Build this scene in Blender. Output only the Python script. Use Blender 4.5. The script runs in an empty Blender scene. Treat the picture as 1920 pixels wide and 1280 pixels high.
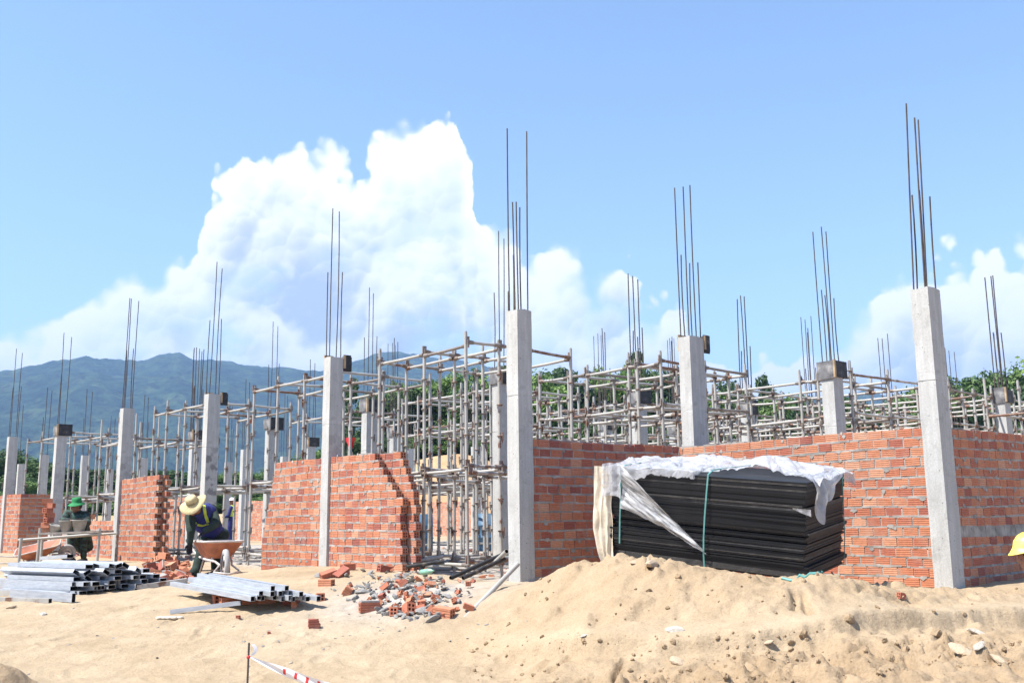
import bpy, bmesh, math, random
import numpy as np
from mathutils import Vector, Matrix, Euler
from mathutils.bvhtree import BVHTree
rnd = random.Random(7)
scene = bpy.context.scene
COL = scene.collection
# ---------------------------------------------------------------- camera model
FPX, EYE = 1867.0, 0.70
_p, _r = math.radians(10.2), math.radians(-0.6)
_R0 = Vector((1, 0, 0)); _F = Vector((0, math.cos(_p), math.sin(_p))); _U0 = Vector((0, -math.sin(_p), math.cos(_p)))
_R = math.cos(_r) * _R0 + math.sin(_r) * _U0
_U = math.cos(_r) * _U0 - math.sin(_r) * _R0
EYEV = Vector((0, 0, EYE))
cam_d = bpy.data.cameras.new("camera"); cam = bpy.data.objects.new("camera", cam_d); COL.objects.link(cam)
cam_d.sensor_width = 36; cam_d.lens = 36 * FPX / 1920; cam_d.clip_start = 0.1; cam_d.clip_end = 20000
M = Matrix((_R, _U, -_F)).transposed().to_4x4(); M.translation = EYEV
cam.matrix_world = M
scene.camera = cam

def ray(px, py):
    return _F + _R * ((px - 960) / FPX) + _U * ((640 - py) / FPX)
def at_y(px, py, Y):                       # point of the sight line at forward distance Y
    d = ray(px, py); return EYEV + d * (Y / d.y)
def at_z(px, py, z):
    d = ray(px, py); return EYEV + d * ((z - EYE) / d.z)
# site frame: X runs along the facade (to the right and nearer), Y runs into the site
C0 = at_z(969.7, 578, 3.1); C0.z = 0
PHI = math.atan2(-0.756, 0.654)
SITE = Matrix.Translation(C0) @ Matrix.Rotation(PHI, 4, 'Z')
SITE_I = SITE.inverted()
def S(x, y, z=0.0): return SITE @ Vector((x, y, z))
def at_Y(px, py, b):                       # point of the sight line on the plane site-Y = b
    d = ray(px, py); n = SITE.to_3x3() @ Vector((0, 1, 0)); t = (b - (EYEV - C0).dot(n)) / d.dot(n)
    return EYEV + d * t

# ---------------------------------------------------------------- helpers
def link(o, parent=None):
    COL.objects.link(o)
    if parent is not None: o.parent = parent
    return o
def T(o, label, cat, group=None, kind='thing'):
    o['label'] = label; o['category'] = cat; o['kind'] = kind
    if group: o['group'] = group
    return o
def empty(name, mw):
    o = bpy.data.objects.new(name, None); o.empty_display_size = 0.1; COL.objects.link(o)
    o.matrix_world = mw if isinstance(mw, Matrix) else Matrix.Translation(mw)
    return o
class MB:
    def __init__(s): s.v = []; s.f = []; s.m = []; s.t = []; s.sm = []
    def add(s, vs, fs, mi=0, tint=0.5, smooth=False, mat=None):
        n = len(s.v)
        s.v += [tuple(mat @ Vector(v)) if mat is not None else tuple(v) for v in vs]
        for f in fs:
            s.f.append([i + n for i in f]); s.m.append(mi); s.t.append(tint); s.sm.append(smooth)
    def box(s, x0, x1, y0, y1, z0, z1, mi=0, tint=0.5, mat=None):
        s.add([(x0, y0, z0), (x1, y0, z0), (x1, y1, z0), (x0, y1, z0), (x0, y0, z1), (x1, y0, z1), (x1, y1, z1), (x0, y1, z1)],
              [(0, 3, 2, 1), (4, 5, 6, 7), (0, 1, 5, 4), (1, 2, 6, 5), (2, 3, 7, 6), (3, 0, 4, 7)], mi, tint, False, mat)
    def tube(s, pts, r, n=8, mi=0, tint=0.5, cap=True, mat=None, smooth=True):
        pts = [Vector(p) for p in pts]; rs = r if isinstance(r, (list, tuple)) else [r] * len(pts)
        vs = []; fs = []; up = None
        for i, p in enumerate(pts):
            d = (pts[min(i + 1, len(pts) - 1)] - pts[max(i - 1, 0)]).normalized()
            if up is None:
                up = Vector((0, 0, 1)) if abs(d.z) < 0.9 else Vector((1, 0, 0))
            a = d.cross(up).normalized(); b = a.cross(d).normalized(); up = b
            for k in range(n):
                t = 2 * math.pi * k / n
                vs.append(p + (a * math.cos(t) + b * math.sin(t)) * rs[i])
        for i in range(len(pts) - 1):
            for k in range(n):
                k2 = (k + 1) % n
                fs.append((i * n + k, i * n + k2, (i + 1) * n + k2, (i + 1) * n + k))
        s.add(vs, fs, mi, tint, smooth, mat)
        if cap:
            m = len(pts) - 1
            s.add(vs[:n], [tuple(range(n))[::-1]], mi, tint, False, mat); s.add(vs[m * n:], [tuple(range(n))], mi, tint, False, mat)
    def lathe(s, prof, n=24, mi=0, tint=0.5, mat=None, smooth=True):
        vs = []; fs = []
        for (r, z) in prof:
            for k in range(n):
                t = 2 * math.pi * k / n; vs.append((r * math.cos(t), r * math.sin(t), z))
        for i in range(len(prof) - 1):
            for k in range(n):
                k2 = (k + 1) % n; fs.append((i * n + k, i * n + k2, (i + 1) * n + k2, (i + 1) * n + k))
        s.add(vs, fs, mi, tint, smooth, mat)
    def ball(s, c, ax, n=14, m=9, mi=0, tint=0.5, rot=None):
        c = Vector(c); vs = []; fs = []
        ax = (ax, ax, ax) if not isinstance(ax, (tuple, list)) else ax
        for i in range(m + 1):
            th = math.pi * i / m
            for k in range(n):
                p = 2 * math.pi * k / n
                q = Vector((ax[0] * math.sin(th) * math.cos(p), ax[1] * math.sin(th) * math.sin(p), ax[2] * math.cos(th)))
                if rot is not None: q = rot @ q
                vs.append(c + q)
        for i in range(m):
            for k in range(n):
                k2 = (k + 1) % n; fs.append((i * n + k, (i + 1) * n + k, (i + 1) * n + k2, i * n + k2))
        s.add(vs, fs, mi, tint, True)
    def chain(s, pts, rs, n=12):
        pts = [Vector(p) for p in pts]
        for p, r in zip(pts, rs): s.ball(p, r, n, 8)
        for i in range(len(pts) - 1): s.tube([pts[i], pts[i + 1]], [rs[i], rs[i + 1]], n)
    def mesh(s, name, mats):
        me = bpy.data.meshes.new(name); me.from_pydata(s.v, [], s.f)
        for m in (mats if isinstance(mats, (list, tuple)) else [mats]): me.materials.append(m)
        me.polygons.foreach_set('material_index', s.m); me.polygons.foreach_set('use_smooth', s.sm)
        a = me.attributes.new('tint', 'FLOAT', 'FACE'); a.data.foreach_set('value', s.t)
        me.update(); return me
    def build(s, name, mats, parent=None, mw=None):
        o = bpy.data.objects.new(name, s.mesh(name, mats)); link(o, parent)
        if mw is not None: o.matrix_world = mw if parent is None else o.matrix_world
        if mw is not None and parent is not None: o.matrix_local = mw
        return o
def inst(name, me, parent=None, mw=None):
    o = bpy.data.objects.new(name, me); link(o, parent)
    if mw is not None:
        if parent is None: o.matrix_world = mw
        else: o.matrix_local = mw
    return o
def frame(origin, xdir, up=Vector((0, 0, 1))):  # matrix whose x axis follows xdir
    x = Vector(xdir).normalized(); z = Vector(up)
    y = z.cross(x).normalized(); z = x.cross(y)
    m = Matrix((x, y, z)).transposed().to_4x4(); m.translation = Vector(origin); return m
def remesh(mb, name, mat, parent, voxel, smooth=4, mats=None):
    tmp = bpy.data.objects.new('tmp', mb.mesh('tmp', mat)); COL.objects.link(tmp)
    m = tmp.modifiers.new('r', 'REMESH'); m.mode = 'VOXEL'; m.voxel_size = voxel; m.use_smooth_shade = True
    if smooth:
        q = tmp.modifiers.new('s', 'SMOOTH'); q.factor = 0.5; q.iterations = smooth
    dg = bpy.context.evaluated_depsgraph_get()
    me = bpy.data.meshes.new_from_object(tmp.evaluated_get(dg))
    me.name = name; me.materials.clear(); me.materials.append(mat)
    bpy.data.objects.remove(tmp)
    for p in me.polygons: p.use_smooth = True
    o = bpy.data.objects.new(name, me); link(o, parent); return o

def _h(ix, iy, seed):
    h = (ix.astype(np.int64) * 374761393 + iy.astype(np.int64) * 668265263 + seed * 982451653) & 0xFFFFFFFF
    h = ((h ^ (h >> 13)) * 1274126177) & 0xFFFFFFFF
    h = h ^ (h >> 16)
    return (h & 0xFFFFFF) / float(0xFFFFFF)
def vnoise(x, y, seed=0):
    ix = np.floor(x); iy = np.floor(y); fx = x - ix; fy = y - iy
    fx = fx * fx * fx * (fx * (fx * 6 - 15) + 10); fy = fy * fy * fy * (fy * (fy * 6 - 15) + 10)
    ix = ix.astype(np.int64); iy = iy.astype(np.int64)
    a = _h(ix, iy, seed); b = _h(ix + 1, iy, seed); c = _h(ix, iy + 1, seed); d = _h(ix + 1, iy + 1, seed)
    return (a + (b - a) * fx) * (1 - fy) + (c + (d - c) * fx) * fy
def fbm(x, y, o=5, seed=0, gain=0.5):
    s = 0; a = 1.0; t = 0
    for i in range(o):
        s = s + a * vnoise(x * 2 ** i + i * 17.3, y * 2 ** i - i * 9.1, seed + i); t += a; a *= gain
    return s / t
def sstep(a, b, x):
    t = np.clip((x - a) / (b - a), 0, 1); return t * t * (3 - 2 * t)

# ---------------------------------------------------------------- materials
def mat(name):
    m = bpy.data.materials.new(name); m.use_nodes = True; nt = m.node_tree
    return m, nt, nt.nodes['Principled BSDF']
def N(nt, t, **k):
    n = nt.nodes.new(t)
    for a, v in k.items():
        if a.startswith('_'): n.inputs[a[1:].replace('_', ' ')].default_value = v
        else: setattr(n, a, v)
    return n
def L(nt, a, b): nt.links.new(a, b)
def ramp(nt, fac, stops, interp='LINEAR'):
    r = N(nt, 'ShaderNodeValToRGB'); cr = r.color_ramp; cr.interpolation = interp
    while len(cr.elements) < len(stops): cr.elements.new(0.5)
    for e, (p, c) in zip(cr.elements, stops): e.position = p; e.color = (*c, 1) if len(c) == 3 else c
    L(nt, fac, r.inputs[0]); return r.outputs[0]
def mix(nt, fac, a, b, mode='MIX'):
    n = N(nt, 'ShaderNodeMix', data_type='RGBA', blend_type=mode)
    if isinstance(fac, (int, float)): n.inputs[0].default_value = fac
    else: L(nt, fac, n.inputs[0])
    for v, i in ((a, 6), (b, 7)):
        if isinstance(v, tuple): n.inputs[i].default_value = (*v, 1)
        else: L(nt, v, n.inputs[i])
    return n.outputs[2]
def noise(nt, scale, detail=4, rough=0.55, coord='Object', vec=None, dist=0.0):
    n = N(nt, 'ShaderNodeTexNoise'); n.inputs['Scale'].default_value = scale; n.inputs['Detail'].default_value = detail
    n.inputs['Roughness'].default_value = rough; n.inputs['Distortion'].default_value = dist
    if vec is None:
        vec = (N(nt, 'ShaderNodeNewGeometry').outputs['Position'] if coord == 'World' else N(nt, 'ShaderNodeTexCoord').outputs[coord])
    L(nt, vec, n.inputs['Vector']); return n.outputs[0]
def bump(nt, b, h, strength, dist):
    n = N(nt, 'ShaderNodeBump'); n.inputs['Strength'].default_value = strength; n.inputs['Distance'].default_value = dist
    L(nt, h, n.inputs['Height']); L(nt, n.outputs[0], b.inputs['Normal']); return n
def math_(nt, op, a, b=None, c=None, clamp=False):
    n = N(nt, 'ShaderNodeMath', operation=op); n.use_clamp = clamp
    for i, v in enumerate((a, b, c)):
        if v is None: continue
        if isinstance(v, (int, float)): n.inputs[i].default_value = v
        else: L(nt, v, n.inputs[i])
    return n.outputs[0]
def orand(nt): return N(nt, 'ShaderNodeObjectInfo').outputs['Random']
def tintn(nt): return N(nt, 'ShaderNodeAttribute', attribute_name='tint').outputs['Fac']
def simple(name, col, rough=0.7, metal=0.0, var=0.15, scale=12, b=0.15, bd=0.004):
    m, nt, p = mat(name)
    n = noise(nt, scale); c0 = tuple(x * (1 - var) for x in col); c1 = tuple(min(1, x * (1 + var)) for x in col)
    L(nt, ramp(nt, n, [(0.3, c0), (0.7, c1)]), p.inputs['Base Color'])
    p.inputs['Roughness'].default_value = rough; p.inputs['Metallic'].default_value = metal
    if b: bump(nt, p, noise(nt, scale * 4), b, bd)
    return m
MT = {}
# concrete
m, nt, p = mat('concrete')
base = ramp(nt, noise(nt, 1.6, 6, 0.6), [(0.3, (0.43, 0.425, 0.405)), (0.7, (0.55, 0.545, 0.525))])
fine = ramp(nt, noise(nt, 60, 3, 0.7), [(0.35, (0.82, 0.82, 0.82)), (0.6, (1, 1, 1))])
c = mix(nt, 1.0, base, fine, 'MULTIPLY')
blot = ramp(nt, noise(nt, 5, 5, 0.6, dist=0.6), [(0.56, (1, 1, 1)), (0.70, (0.74, 0.73, 0.71))])
c = mix(nt, 1.0, c, blot, 'MULTIPLY')
vo = N(nt, 'ShaderNodeTexVoronoi'); vo.inputs['Scale'].default_value = 14
L(nt, N(nt, 'ShaderNodeTexCoord').outputs['Object'], vo.inputs['Vector'])
pore = ramp(nt, vo.outputs['Distance'], [(0.07, (0.42, 0.42, 0.42)), (0.11, (1, 1, 1))])
c = mix(nt, 1.0, c, pore, 'MULTIPLY')
mps = N(nt, 'ShaderNodeMapping'); mps.inputs['Scale'].default_value = (9, 9, .7); L(nt, N(nt, 'ShaderNodeTexCoord').outputs['Object'], mps.inputs['Vector'])
c = mix(nt, 1.0, c, ramp(nt, noise(nt, 1.5, 5, .65, vec=mps.outputs[0]), [(0.4, (0.86, 0.855, 0.84)), (0.6, (1, 1, 1))]), 'MULTIPLY')   # run marks
damp = math_(nt, 'MULTIPLY', tintn(nt), ramp(nt, noise(nt, 4.5, 5, 0.6), [(0.50, (0, 0, 0)), (0.58, (1, 1, 1))]))
c = mix(nt, damp, c, (0.20, 0.195, 0.19))
L(nt, c, p.inputs['Base Color']); p.inputs['Roughness'].default_value = 0.85
bump(nt, p, noise(nt, 35, 5, 0.7), 0.25, 0.01)
MT['concrete'] = m
# brick
def brickmat(name, objrand):
    m, nt, p = mat(name)
    t = orand(nt) if objrand else tintn(nt)
    c = ramp(nt, t, [(0.0, (0.31, 0.10, 0.072)), (0.2, (0.41, 0.135, 0.082)), (0.5, (0.475, 0.18, 0.096)), (0.8, (0.515, 0.22, 0.12)), (1.0, (0.57, 0.30, 0.185))])
    n = ramp(nt, noise(nt, 22, 5, 0.6), [(0.3, (0.82, 0.80, 0.80)), (0.7, (1.08, 1.06, 1.04))])
    c = mix(nt, 1.0, c, n, 'MULTIPLY')
    dust = ramp(nt, noise(nt, 3.2, 7, 0.72), [(0.50, (0, 0, 0)), (0.72, (0.45, 0.45, 0.45))])
    c = mix(nt, dust, c, (0.42, 0.34, 0.28))
    L(nt, c, p.inputs['Base Color']); p.inputs['Roughness'].default_value = 0.88
    bump(nt, p, noise(nt, 90, 4, 0.7), 0.3, 0.004); return m
MT['brick'] = brickmat('fired_clay', False); MT['brick_loose'] = brickmat('fired_clay_loose', True)
MT['mortar'] = simple('mortar', (0.30, 0.28, 0.255), 0.95, 0, 0.4, 6, 0.5, 0.01)
# galvanised scaffold tube with rust
def tubemat(name, lo, hi, rustlo):
    m, nt, p = mat(name)
    c = ramp(nt, noise(nt, 3, 4), [(0.3, lo), (0.7, hi)])
    r = math_(nt, 'ADD', noise(nt, 5, 6, 0.65), math_(nt, 'MULTIPLY', math_(nt, 'SUBTRACT', orand(nt), 0.5), 0.26))
    rm = ramp(nt, r, [(rustlo, (0, 0, 0)), (rustlo + 0.10, (1, 1, 1))])
    c = mix(nt, rm, c, (0.17, 0.085, 0.05))
    d = ramp(nt, noise(nt, 14, 5, 0.7), [(0.55, (0, 0, 0)), (0.7, (0.65, 0.65, 0.65))])
    c = mix(nt, d, c, (0.40, 0.375, 0.34))
    L(nt, c, p.inputs['Base Color']); p.inputs['Roughness'].default_value = 0.55; p.inputs['Metallic'].default_value = 0.15
    bump(nt, p, noise(nt, 60), 0.2, 0.003); return m
MT['tube'] = tubemat('scaffold_steel', (0.33, 0.31, 0.275), (0.46, 0.44, 0.40), 0.64)
MT['clamp'] = tubemat('clamp_steel', (0.16, 0.13, 0.11), (0.26, 0.23, 0.2), 0.5)
MT['rebar'] = simple('rebar_steel', (0.085, 0.068, 0.062), 0.7, 0.3, 0.4, 9, 0.3, 0.003)
# film faced plywood
m, nt, p = mat('black_plywood')
tc = N(nt, 'ShaderNodeTexCoord'); mp = N(nt, 'ShaderNodeMapping'); mp.inputs['Scale'].default_value = (1.2, 1.2, 40)
L(nt, tc.outputs['Object'], mp.inputs['Vector'])
c = ramp(nt, noise(nt, 3, 6, 0.65, vec=mp.outputs[0]), [(0.35, (0.006, 0.006, 0.007)), (0.62, (0.013, 0.013, 0.014)), (0.82, (0.045, 0.042, 0.04))])
c = mix(nt, math_(nt, 'MULTIPLY', orand(nt), 0.2), c, (0.03, 0.03, 0.031))
L(nt, c, p.inputs['Base Color']); p.inputs['Roughness'].default_value = 0.5; p.inputs['Specular IOR Level'].default_value = 0.3; bump(nt, p, noise(nt, 40, 4, vec=mp.outputs[0]), 0.25, 0.004)
MT['ply'] = m
MT['ply_edge'] = simple('worn_plywood_edge', (0.14, 0.13, 0.12), 0.8, 0, 0.5, 10)
m, nt, p = mat('formwork_black')
c = ramp(nt, noise(nt, 7, 6, 0.7), [(0.45, (0.012, 0.012, 0.013)), (0.62, (0.05, 0.045, 0.042)), (0.72, (0.26, 0.21, 0.16))])
L(nt, c, p.inputs['Base Color']); p.inputs['Roughness'].default_value = 0.6; MT['form'] = m
m, nt, p = mat('formwork_grey')  # greyer tone for the front and left panels of each box
c = ramp(nt, noise(nt, 6, 6, 0.7), [(0.35, (0.05, 0.047, 0.05)), (0.55, (0.17, 0.165, 0.165)), (0.7, (0.34, 0.32, 0.30))])
L(nt, c, p.inputs['Base Color']); p.inputs['Roughness'].default_value = 0.7; MT['form2'] = m
MT['wood'] = simple('sawn_timber', (0.40, 0.28, 0.16), 0.8, 0, 0.3, 9)
MT['plank'] = simple('weathered_plank', (0.30, 0.26, 0.22), 0.85, 0, 0.3, 9)
# bright galvanised box section
m, nt, p = mat('galvanised_steel')
tc = N(nt, 'ShaderNodeTexCoord'); mp = N(nt, 'ShaderNodeMapping'); mp.inputs['Scale'].default_value = (2, 14, 14)
L(nt, tc.outputs['Object'], mp.inputs['Vector'])
c = ramp(nt, noise(nt, 3, 5, 0.6, vec=mp.outputs[0]), [(0.3, (0.36, 0.385, 0.415)), (0.7, (0.54, 0.56, 0.59))])
c = mix(nt, ramp(nt, noise(nt, 5, 6, 0.7), [(0.6, (0, 0, 0)), (0.74, (0.5, 0.5, 0.5))]), c, (0.36, 0.33, 0.29))
L(nt, c, p.inputs['Base Color']); p.inputs['Metallic'].default_value = 0.35; p.inputs['Roughness'].default_value = 0.42
bump(nt, p, noise(nt, 30), 0.1, 0.002); MT['galv'] = m
MT['galv_in'] = simple('tube_inside', (0.05, 0.046, 0.04), 0.7, 0.3, 0.4, 12)
# plastic film
m, nt, p = mat('plastic_film')
p.inputs['Base Color'].default_value = (0.70, 0.71, 0.74, 1); p.inputs['Roughness'].default_value = 0.2
tr = N(nt, 'ShaderNodeBsdfTranslucent'); tr.inputs[0].default_value = (0.7, 0.71, 0.73, 1)
tp = N(nt, 'ShaderNodeBsdfTransparent'); m1 = N(nt, 'ShaderNodeMixShader'); m2 = N(nt, 'ShaderNodeMixShader')
m1.inputs[0].default_value = 0.3; L(nt, p.outputs[0], m1.inputs[1]); L(nt, tr.outputs[0], m1.inputs[2])
L(nt, ramp(nt, noise(nt, 5, 4), [(0.35, (0.12, 0.12, 0.12)), (0.7, (0.55, 0.55, 0.55))]), m2.inputs[0])
L(nt, m1.outputs[0], m2.inputs[1]); L(nt, tp.outputs[0], m2.inputs[2])
L(nt, m2.outputs[0], nt.nodes['Material Output'].inputs[0])
rg = math_(nt, 'ABSOLUTE', math_(nt, 'SUBTRACT', noise(nt, 9, 5, 0.6, dist=0.8), 0.5)); bump(nt, p, rg, 0.9, 0.05); MT['film'] = m
m, nt, p = mat('clear_film')
p.inputs['Base Color'].default_value = (0.7, 0.7, 0.7, 1); p.inputs['Roughness'].default_value = 0.22
tp = N(nt, 'ShaderNodeBsdfTransparent'); m2 = N(nt, 'ShaderNodeMixShader')
oc_ = N(nt, 'ShaderNodeTexCoord').outputs['Object']; mp = N(nt, 'ShaderNodeCombineXYZ')
for i_, (vv, k_) in enumerate((((.89, 0, -.45), 1.6), ((.45, 0, .89), 15))):
    dn = N(nt, 'ShaderNodeVectorMath', operation='DOT_PRODUCT'); L(nt, oc_, dn.inputs[0]); dn.inputs[1].default_value = vv
    L(nt, math_(nt, 'MULTIPLY', dn.outputs['Value'], k_), mp.inputs[i_])
L(nt, ramp(nt, noise(nt, 2.2, 4, .6, vec=mp.outputs[0]), [(0.34, (0.12, 0.12, 0.12)), (0.6, (0.75, 0.75, 0.75))]), m2.inputs[0])
L(nt, p.outputs[0], m2.inputs[1]); L(nt, tp.outputs[0], m2.inputs[2]); L(nt, m2.outputs[0], nt.nodes['Material Output'].inputs[0])
bump(nt, p, noise(nt, 3, 4, .6, vec=mp.outputs[0]), 0.6, 0.02); MT['clear_film'] = m
MT['yellow_film'] = simple('aged_plastic', (0.62, 0.54, 0.42), 0.5, 0, 0.2, 8, 0.5, 0.01)
MT['strap'] = simple('teal_strap', (0.10, 0.27, 0.25), 0.45, 0, 0.2, 20)
MT['rubber'] = simple('rubber', (0.02, 0.02, 0.021), 0.7)
MT['grey_rubber'] = simple('dusty_rubber', (0.36, 0.35, 0.34), 0.85, 0, 0.2, 10)
MT['orange'] = simple('orange_paint', (0.45, 0.17, 0.095), 0.6, 0, 0.28, 7)
MT['rim'] = simple('cement_splashed_steel', (0.50, 0.44, 0.40), 0.7, 0, 0.25, 12)
MT['bucket'] = simple('cement_crusted_plastic', (0.33, 0.31, 0.28), 0.85, 0, 0.35, 7)
MT['skin'] = simple('skin', (0.24, 0.115, 0.07), 0.6, 0, 0.12, 20, 0.1, 0.002)
MT['skin_pale'] = simple('skin_pale', (0.36, 0.18, 0.12), 0.55, 0, 0.1, 20, 0.1, 0.002)
MT['eye'] = simple('eye', (0.02, 0.015, 0.012), 0.3, 0, 0.1, 20, 0)
MT['hair'] = simple('hair', (0.012, 0.010, 0.009), 0.6)
MT['darkgreen'] = simple('dark_green_cloth', (0.016, 0.032, 0.024), 0.9, 0, 0.35, 9, 0.5, 0.01)
m, nt, p = mat('camouflage_cloth')
c = ramp(nt, noise(nt, 9, 2, 0.4), [(0.42, (0.012, 0.016, 0.014)), (0.46, (0.03, 0.065, 0.05)), (0.56, (0.05, 0.10, 0.08)), (0.60, (0.018, 0.026, 0.02))], 'CONSTANT')
L(nt, c, p.inputs['Base Color']); p.inputs['Roughness'].default_value = 0.9; MT['camo'] = m
MT['blue'] = simple('blue_vest_cloth', (0.018, 0.025, 0.15), 0.8, 0, 0.25, 9, 0.4, 0.01)
MT['hivis'] = simple('reflective_yellow', (0.50, 0.62, 0.05), 0.5, 0, 0.12, 20)
MT['straw'] = simple('straw', (0.50, 0.41, 0.22), 0.85, 0, 0.2, 40, 0.5, 0.004)
MT['khaki'] = simple('khaki_band', (0.22, 0.19, 0.10), 0.85, 0, 0.2, 20)
MT['greenhat'] = simple('green_hat_cloth', (0.012, 0.20, 0.06), 0.8, 0, 0.25, 10)
MT['glove'] = simple('dark_glove', (0.014, 0.014, 0.018), 0.85)
MT['shoe'] = simple('worn_shoe', (0.05, 0.048, 0.045), 0.8, 0, 0.3)
MT['helmet'] = simple('yellow_helmet', (0.78, 0.62, 0.10), 0.35, 0, 0.04, 20, 0)
MT['white'] = simple('white_print', (0.78, 0.78, 0.76), 0.5, 0, 0.05, 20, 0)
MT['red'] = simple('red_print', (0.62, 0.03, 0.03), 0.5, 0, 0.1, 20, 0)
MT['tape_white'] = simple('white_tape', (0.78, 0.76, 0.78), 0.35, 0, 0.04, 20, 0)
MT['stone'] = simple('rubble_stone', (0.25, 0.24, 0.225), 0.95, 0, 0.3, 16, 0.5, 0.01)
MT['palestone'] = simple('pale_stone', (0.42, 0.38, 0.32), 0.95, 0, 0.2, 10, 0.5, 0.01)
MT['bluedrum'] = simple('blue_plastic', (0.05, 0.12, 0.20), 0.5)
MT['bottle'] = simple('green_bottle_plastic', (0.22, 0.42, 0.30), 0.3)
MT['bark'] = simple('bark', (0.11, 0.085, 0.06), 0.95, 0, 0.3, 6)
# foliage
def leafmat(name, dark, light):
    m, nt, p = mat(name)
    f = math_(nt, 'ADD', math_(nt, 'MULTIPLY', tintn(nt), 0.75), math_(nt, 'MULTIPLY', orand(nt), 0.25))
    L(nt, ramp(nt, f, [(0.1, dark), (0.9, light)]), p.inputs['Base Color'])
    p.inputs['Roughness'].default_value = 0.65
    tr = N(nt, 'ShaderNodeBsdfTranslucent'); L(nt, ramp(nt, f, [(0.1, dark), (0.9, light)]), tr.inputs[0])
    ms = N(nt, 'ShaderNodeMixShader'); ms.inputs[0].default_value = 0.25
    L(nt, p.outputs[0], ms.inputs[1]); L(nt, tr.outputs[0], ms.inputs[2]); L(nt, ms.outputs[0], nt.nodes['Material Output'].inputs[0])
    return m
MT['leaf_mid'] = leafmat('leaf_mid', (0.04, 0.085, 0.02), (0.16, 0.26, 0.06))
MT['leaf_dark'] = leafmat('leaf_dark', (0.025, 0.058, 0.018), (0.09, 0.16, 0.045))
MT['leaf_bright'] = leafmat('leaf_bright', (0.07, 0.14, 0.025), (0.22, 0.34, 0.07))
# sand
m, nt, p = mat('sand')
pos = N(nt, 'ShaderNodeNewGeometry').outputs['Position']
c = ramp(nt, noise(nt, 0.55, 5, 0.6, vec=pos), [(0.3, (0.385, 0.292, 0.188)), (0.7, (0.465, 0.37, 0.258))])
c2 = ramp(nt, noise(nt, 3.4, 6, 0.65, vec=pos), [(0.3, (0.84, 0.82, 0.79)), (0.7, (1.08, 1.08, 1.08))])
c = mix(nt, 1.0, c, c2, 'MULTIPLY')
sp = ramp(nt, noise(nt, 55, 4, 0.75, vec=pos), [(0.3, (0.78, 0.75, 0.72)), (0.5, (1, 1, 1)), (0.75, (1.06, 1.06, 1.05))])
c = mix(nt, 1.0, c, sp, 'MULTIPLY')
at = N(nt, 'ShaderNodeAttribute', attribute_name='zone')
sx = N(nt, 'ShaderNodeSeparateColor'); L(nt, at.outputs['Color'], sx.inputs[0])
grit = ramp(nt, noise(nt, 6, 6, 0.7, vec=pos), [(0.35, (0.30, 0.27, 0.235)), (0.65, (0.47, 0.43, 0.385))])
c = mix(nt, sx.outputs[0], c, grit)                      # cement dust and rubble grit
gr = ramp(nt, noise(nt, 0.35, 6, 0.7, vec=pos), [(0.35, (0.04, 0.075, 0.018)), (0.65, (0.12, 0.15, 0.05))])
c = mix(nt, sx.outputs[1], c, gr)                        # far grass
oc = ramp(nt, noise(nt, 0.5, 6, 0.7, vec=pos), [(0.35, (0.38, 0.235, 0.125)), (0.65, (0.50, 0.345, 0.20))])
c = mix(nt, sx.outputs[2], c, oc)                        # cut earth bank
c = mix(nt, math_(nt, 'MULTIPLY', at.outputs['Alpha'], 0.8), c, mix(nt, 1.0, c, (0.85, 0.79, 0.735), 'MULTIPLY'))   # freshly dug, slightly moist sand; ledge left paler, sunlight put into its colour
L(nt, c, p.inputs['Base Color']); p.inputs['Roughness'].default_value = 1.0
p.inputs['Specular IOR Level'].default_value = 0.1
b1 = N(nt, 'ShaderNodeBump'); b1.inputs['Strength'].default_value = 0.75; b1.inputs['Distance'].default_value = 0.02
L(nt, noise(nt, 38, 7, 0.75, vec=pos), b1.inputs['Height'])
b2 = N(nt, 'ShaderNodeBump'); b2.inputs['Strength'].default_value = 0.35; b2.inputs['Distance'].default_value = 0.05
L(nt, noise(nt, 9, 5, 0.6, vec=pos), b2.inputs['Height']); L(nt, b2.outputs[0], b1.inputs['Normal'])
L(nt, b1.outputs[0], p.inputs['Normal']); MT['sand'] = m
MT['clod'] = simple('sand_clod', (0.46, 0.355, 0.245), 1.0, 0, 0.2, 18, 0.6, 0.01)
# forested hill
m, nt, p = mat('hill_forest')
pos = N(nt, 'ShaderNodeNewGeometry').outputs['Position']
c = ramp(nt, noise(nt, 0.018, 7, 0.7, vec=pos), [(0.32, (0.010, 0.026, 0.016)), (0.52, (0.026, 0.048, 0.021)), (0.70, (0.06, 0.08, 0.033))])
c = mix(nt, 1.0, c, ramp(nt, noise(nt, 0.06, 4, 0.75, vec=pos), [(0.36, (0.25, 0.25, 0.25)), (0.64, (1.7, 1.7, 1.7))]), 'MULTIPLY')
L(nt, c, p.inputs['Base Color']); p.inputs['Roughness'].default_value = 1.0; p.inputs['Specular IOR Level'].default_value = 0.0
bump(nt, p, noise(nt, 0.07, 6, 0.7, vec=pos), 0.9, 8.0); MT['hill'] = m

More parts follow.
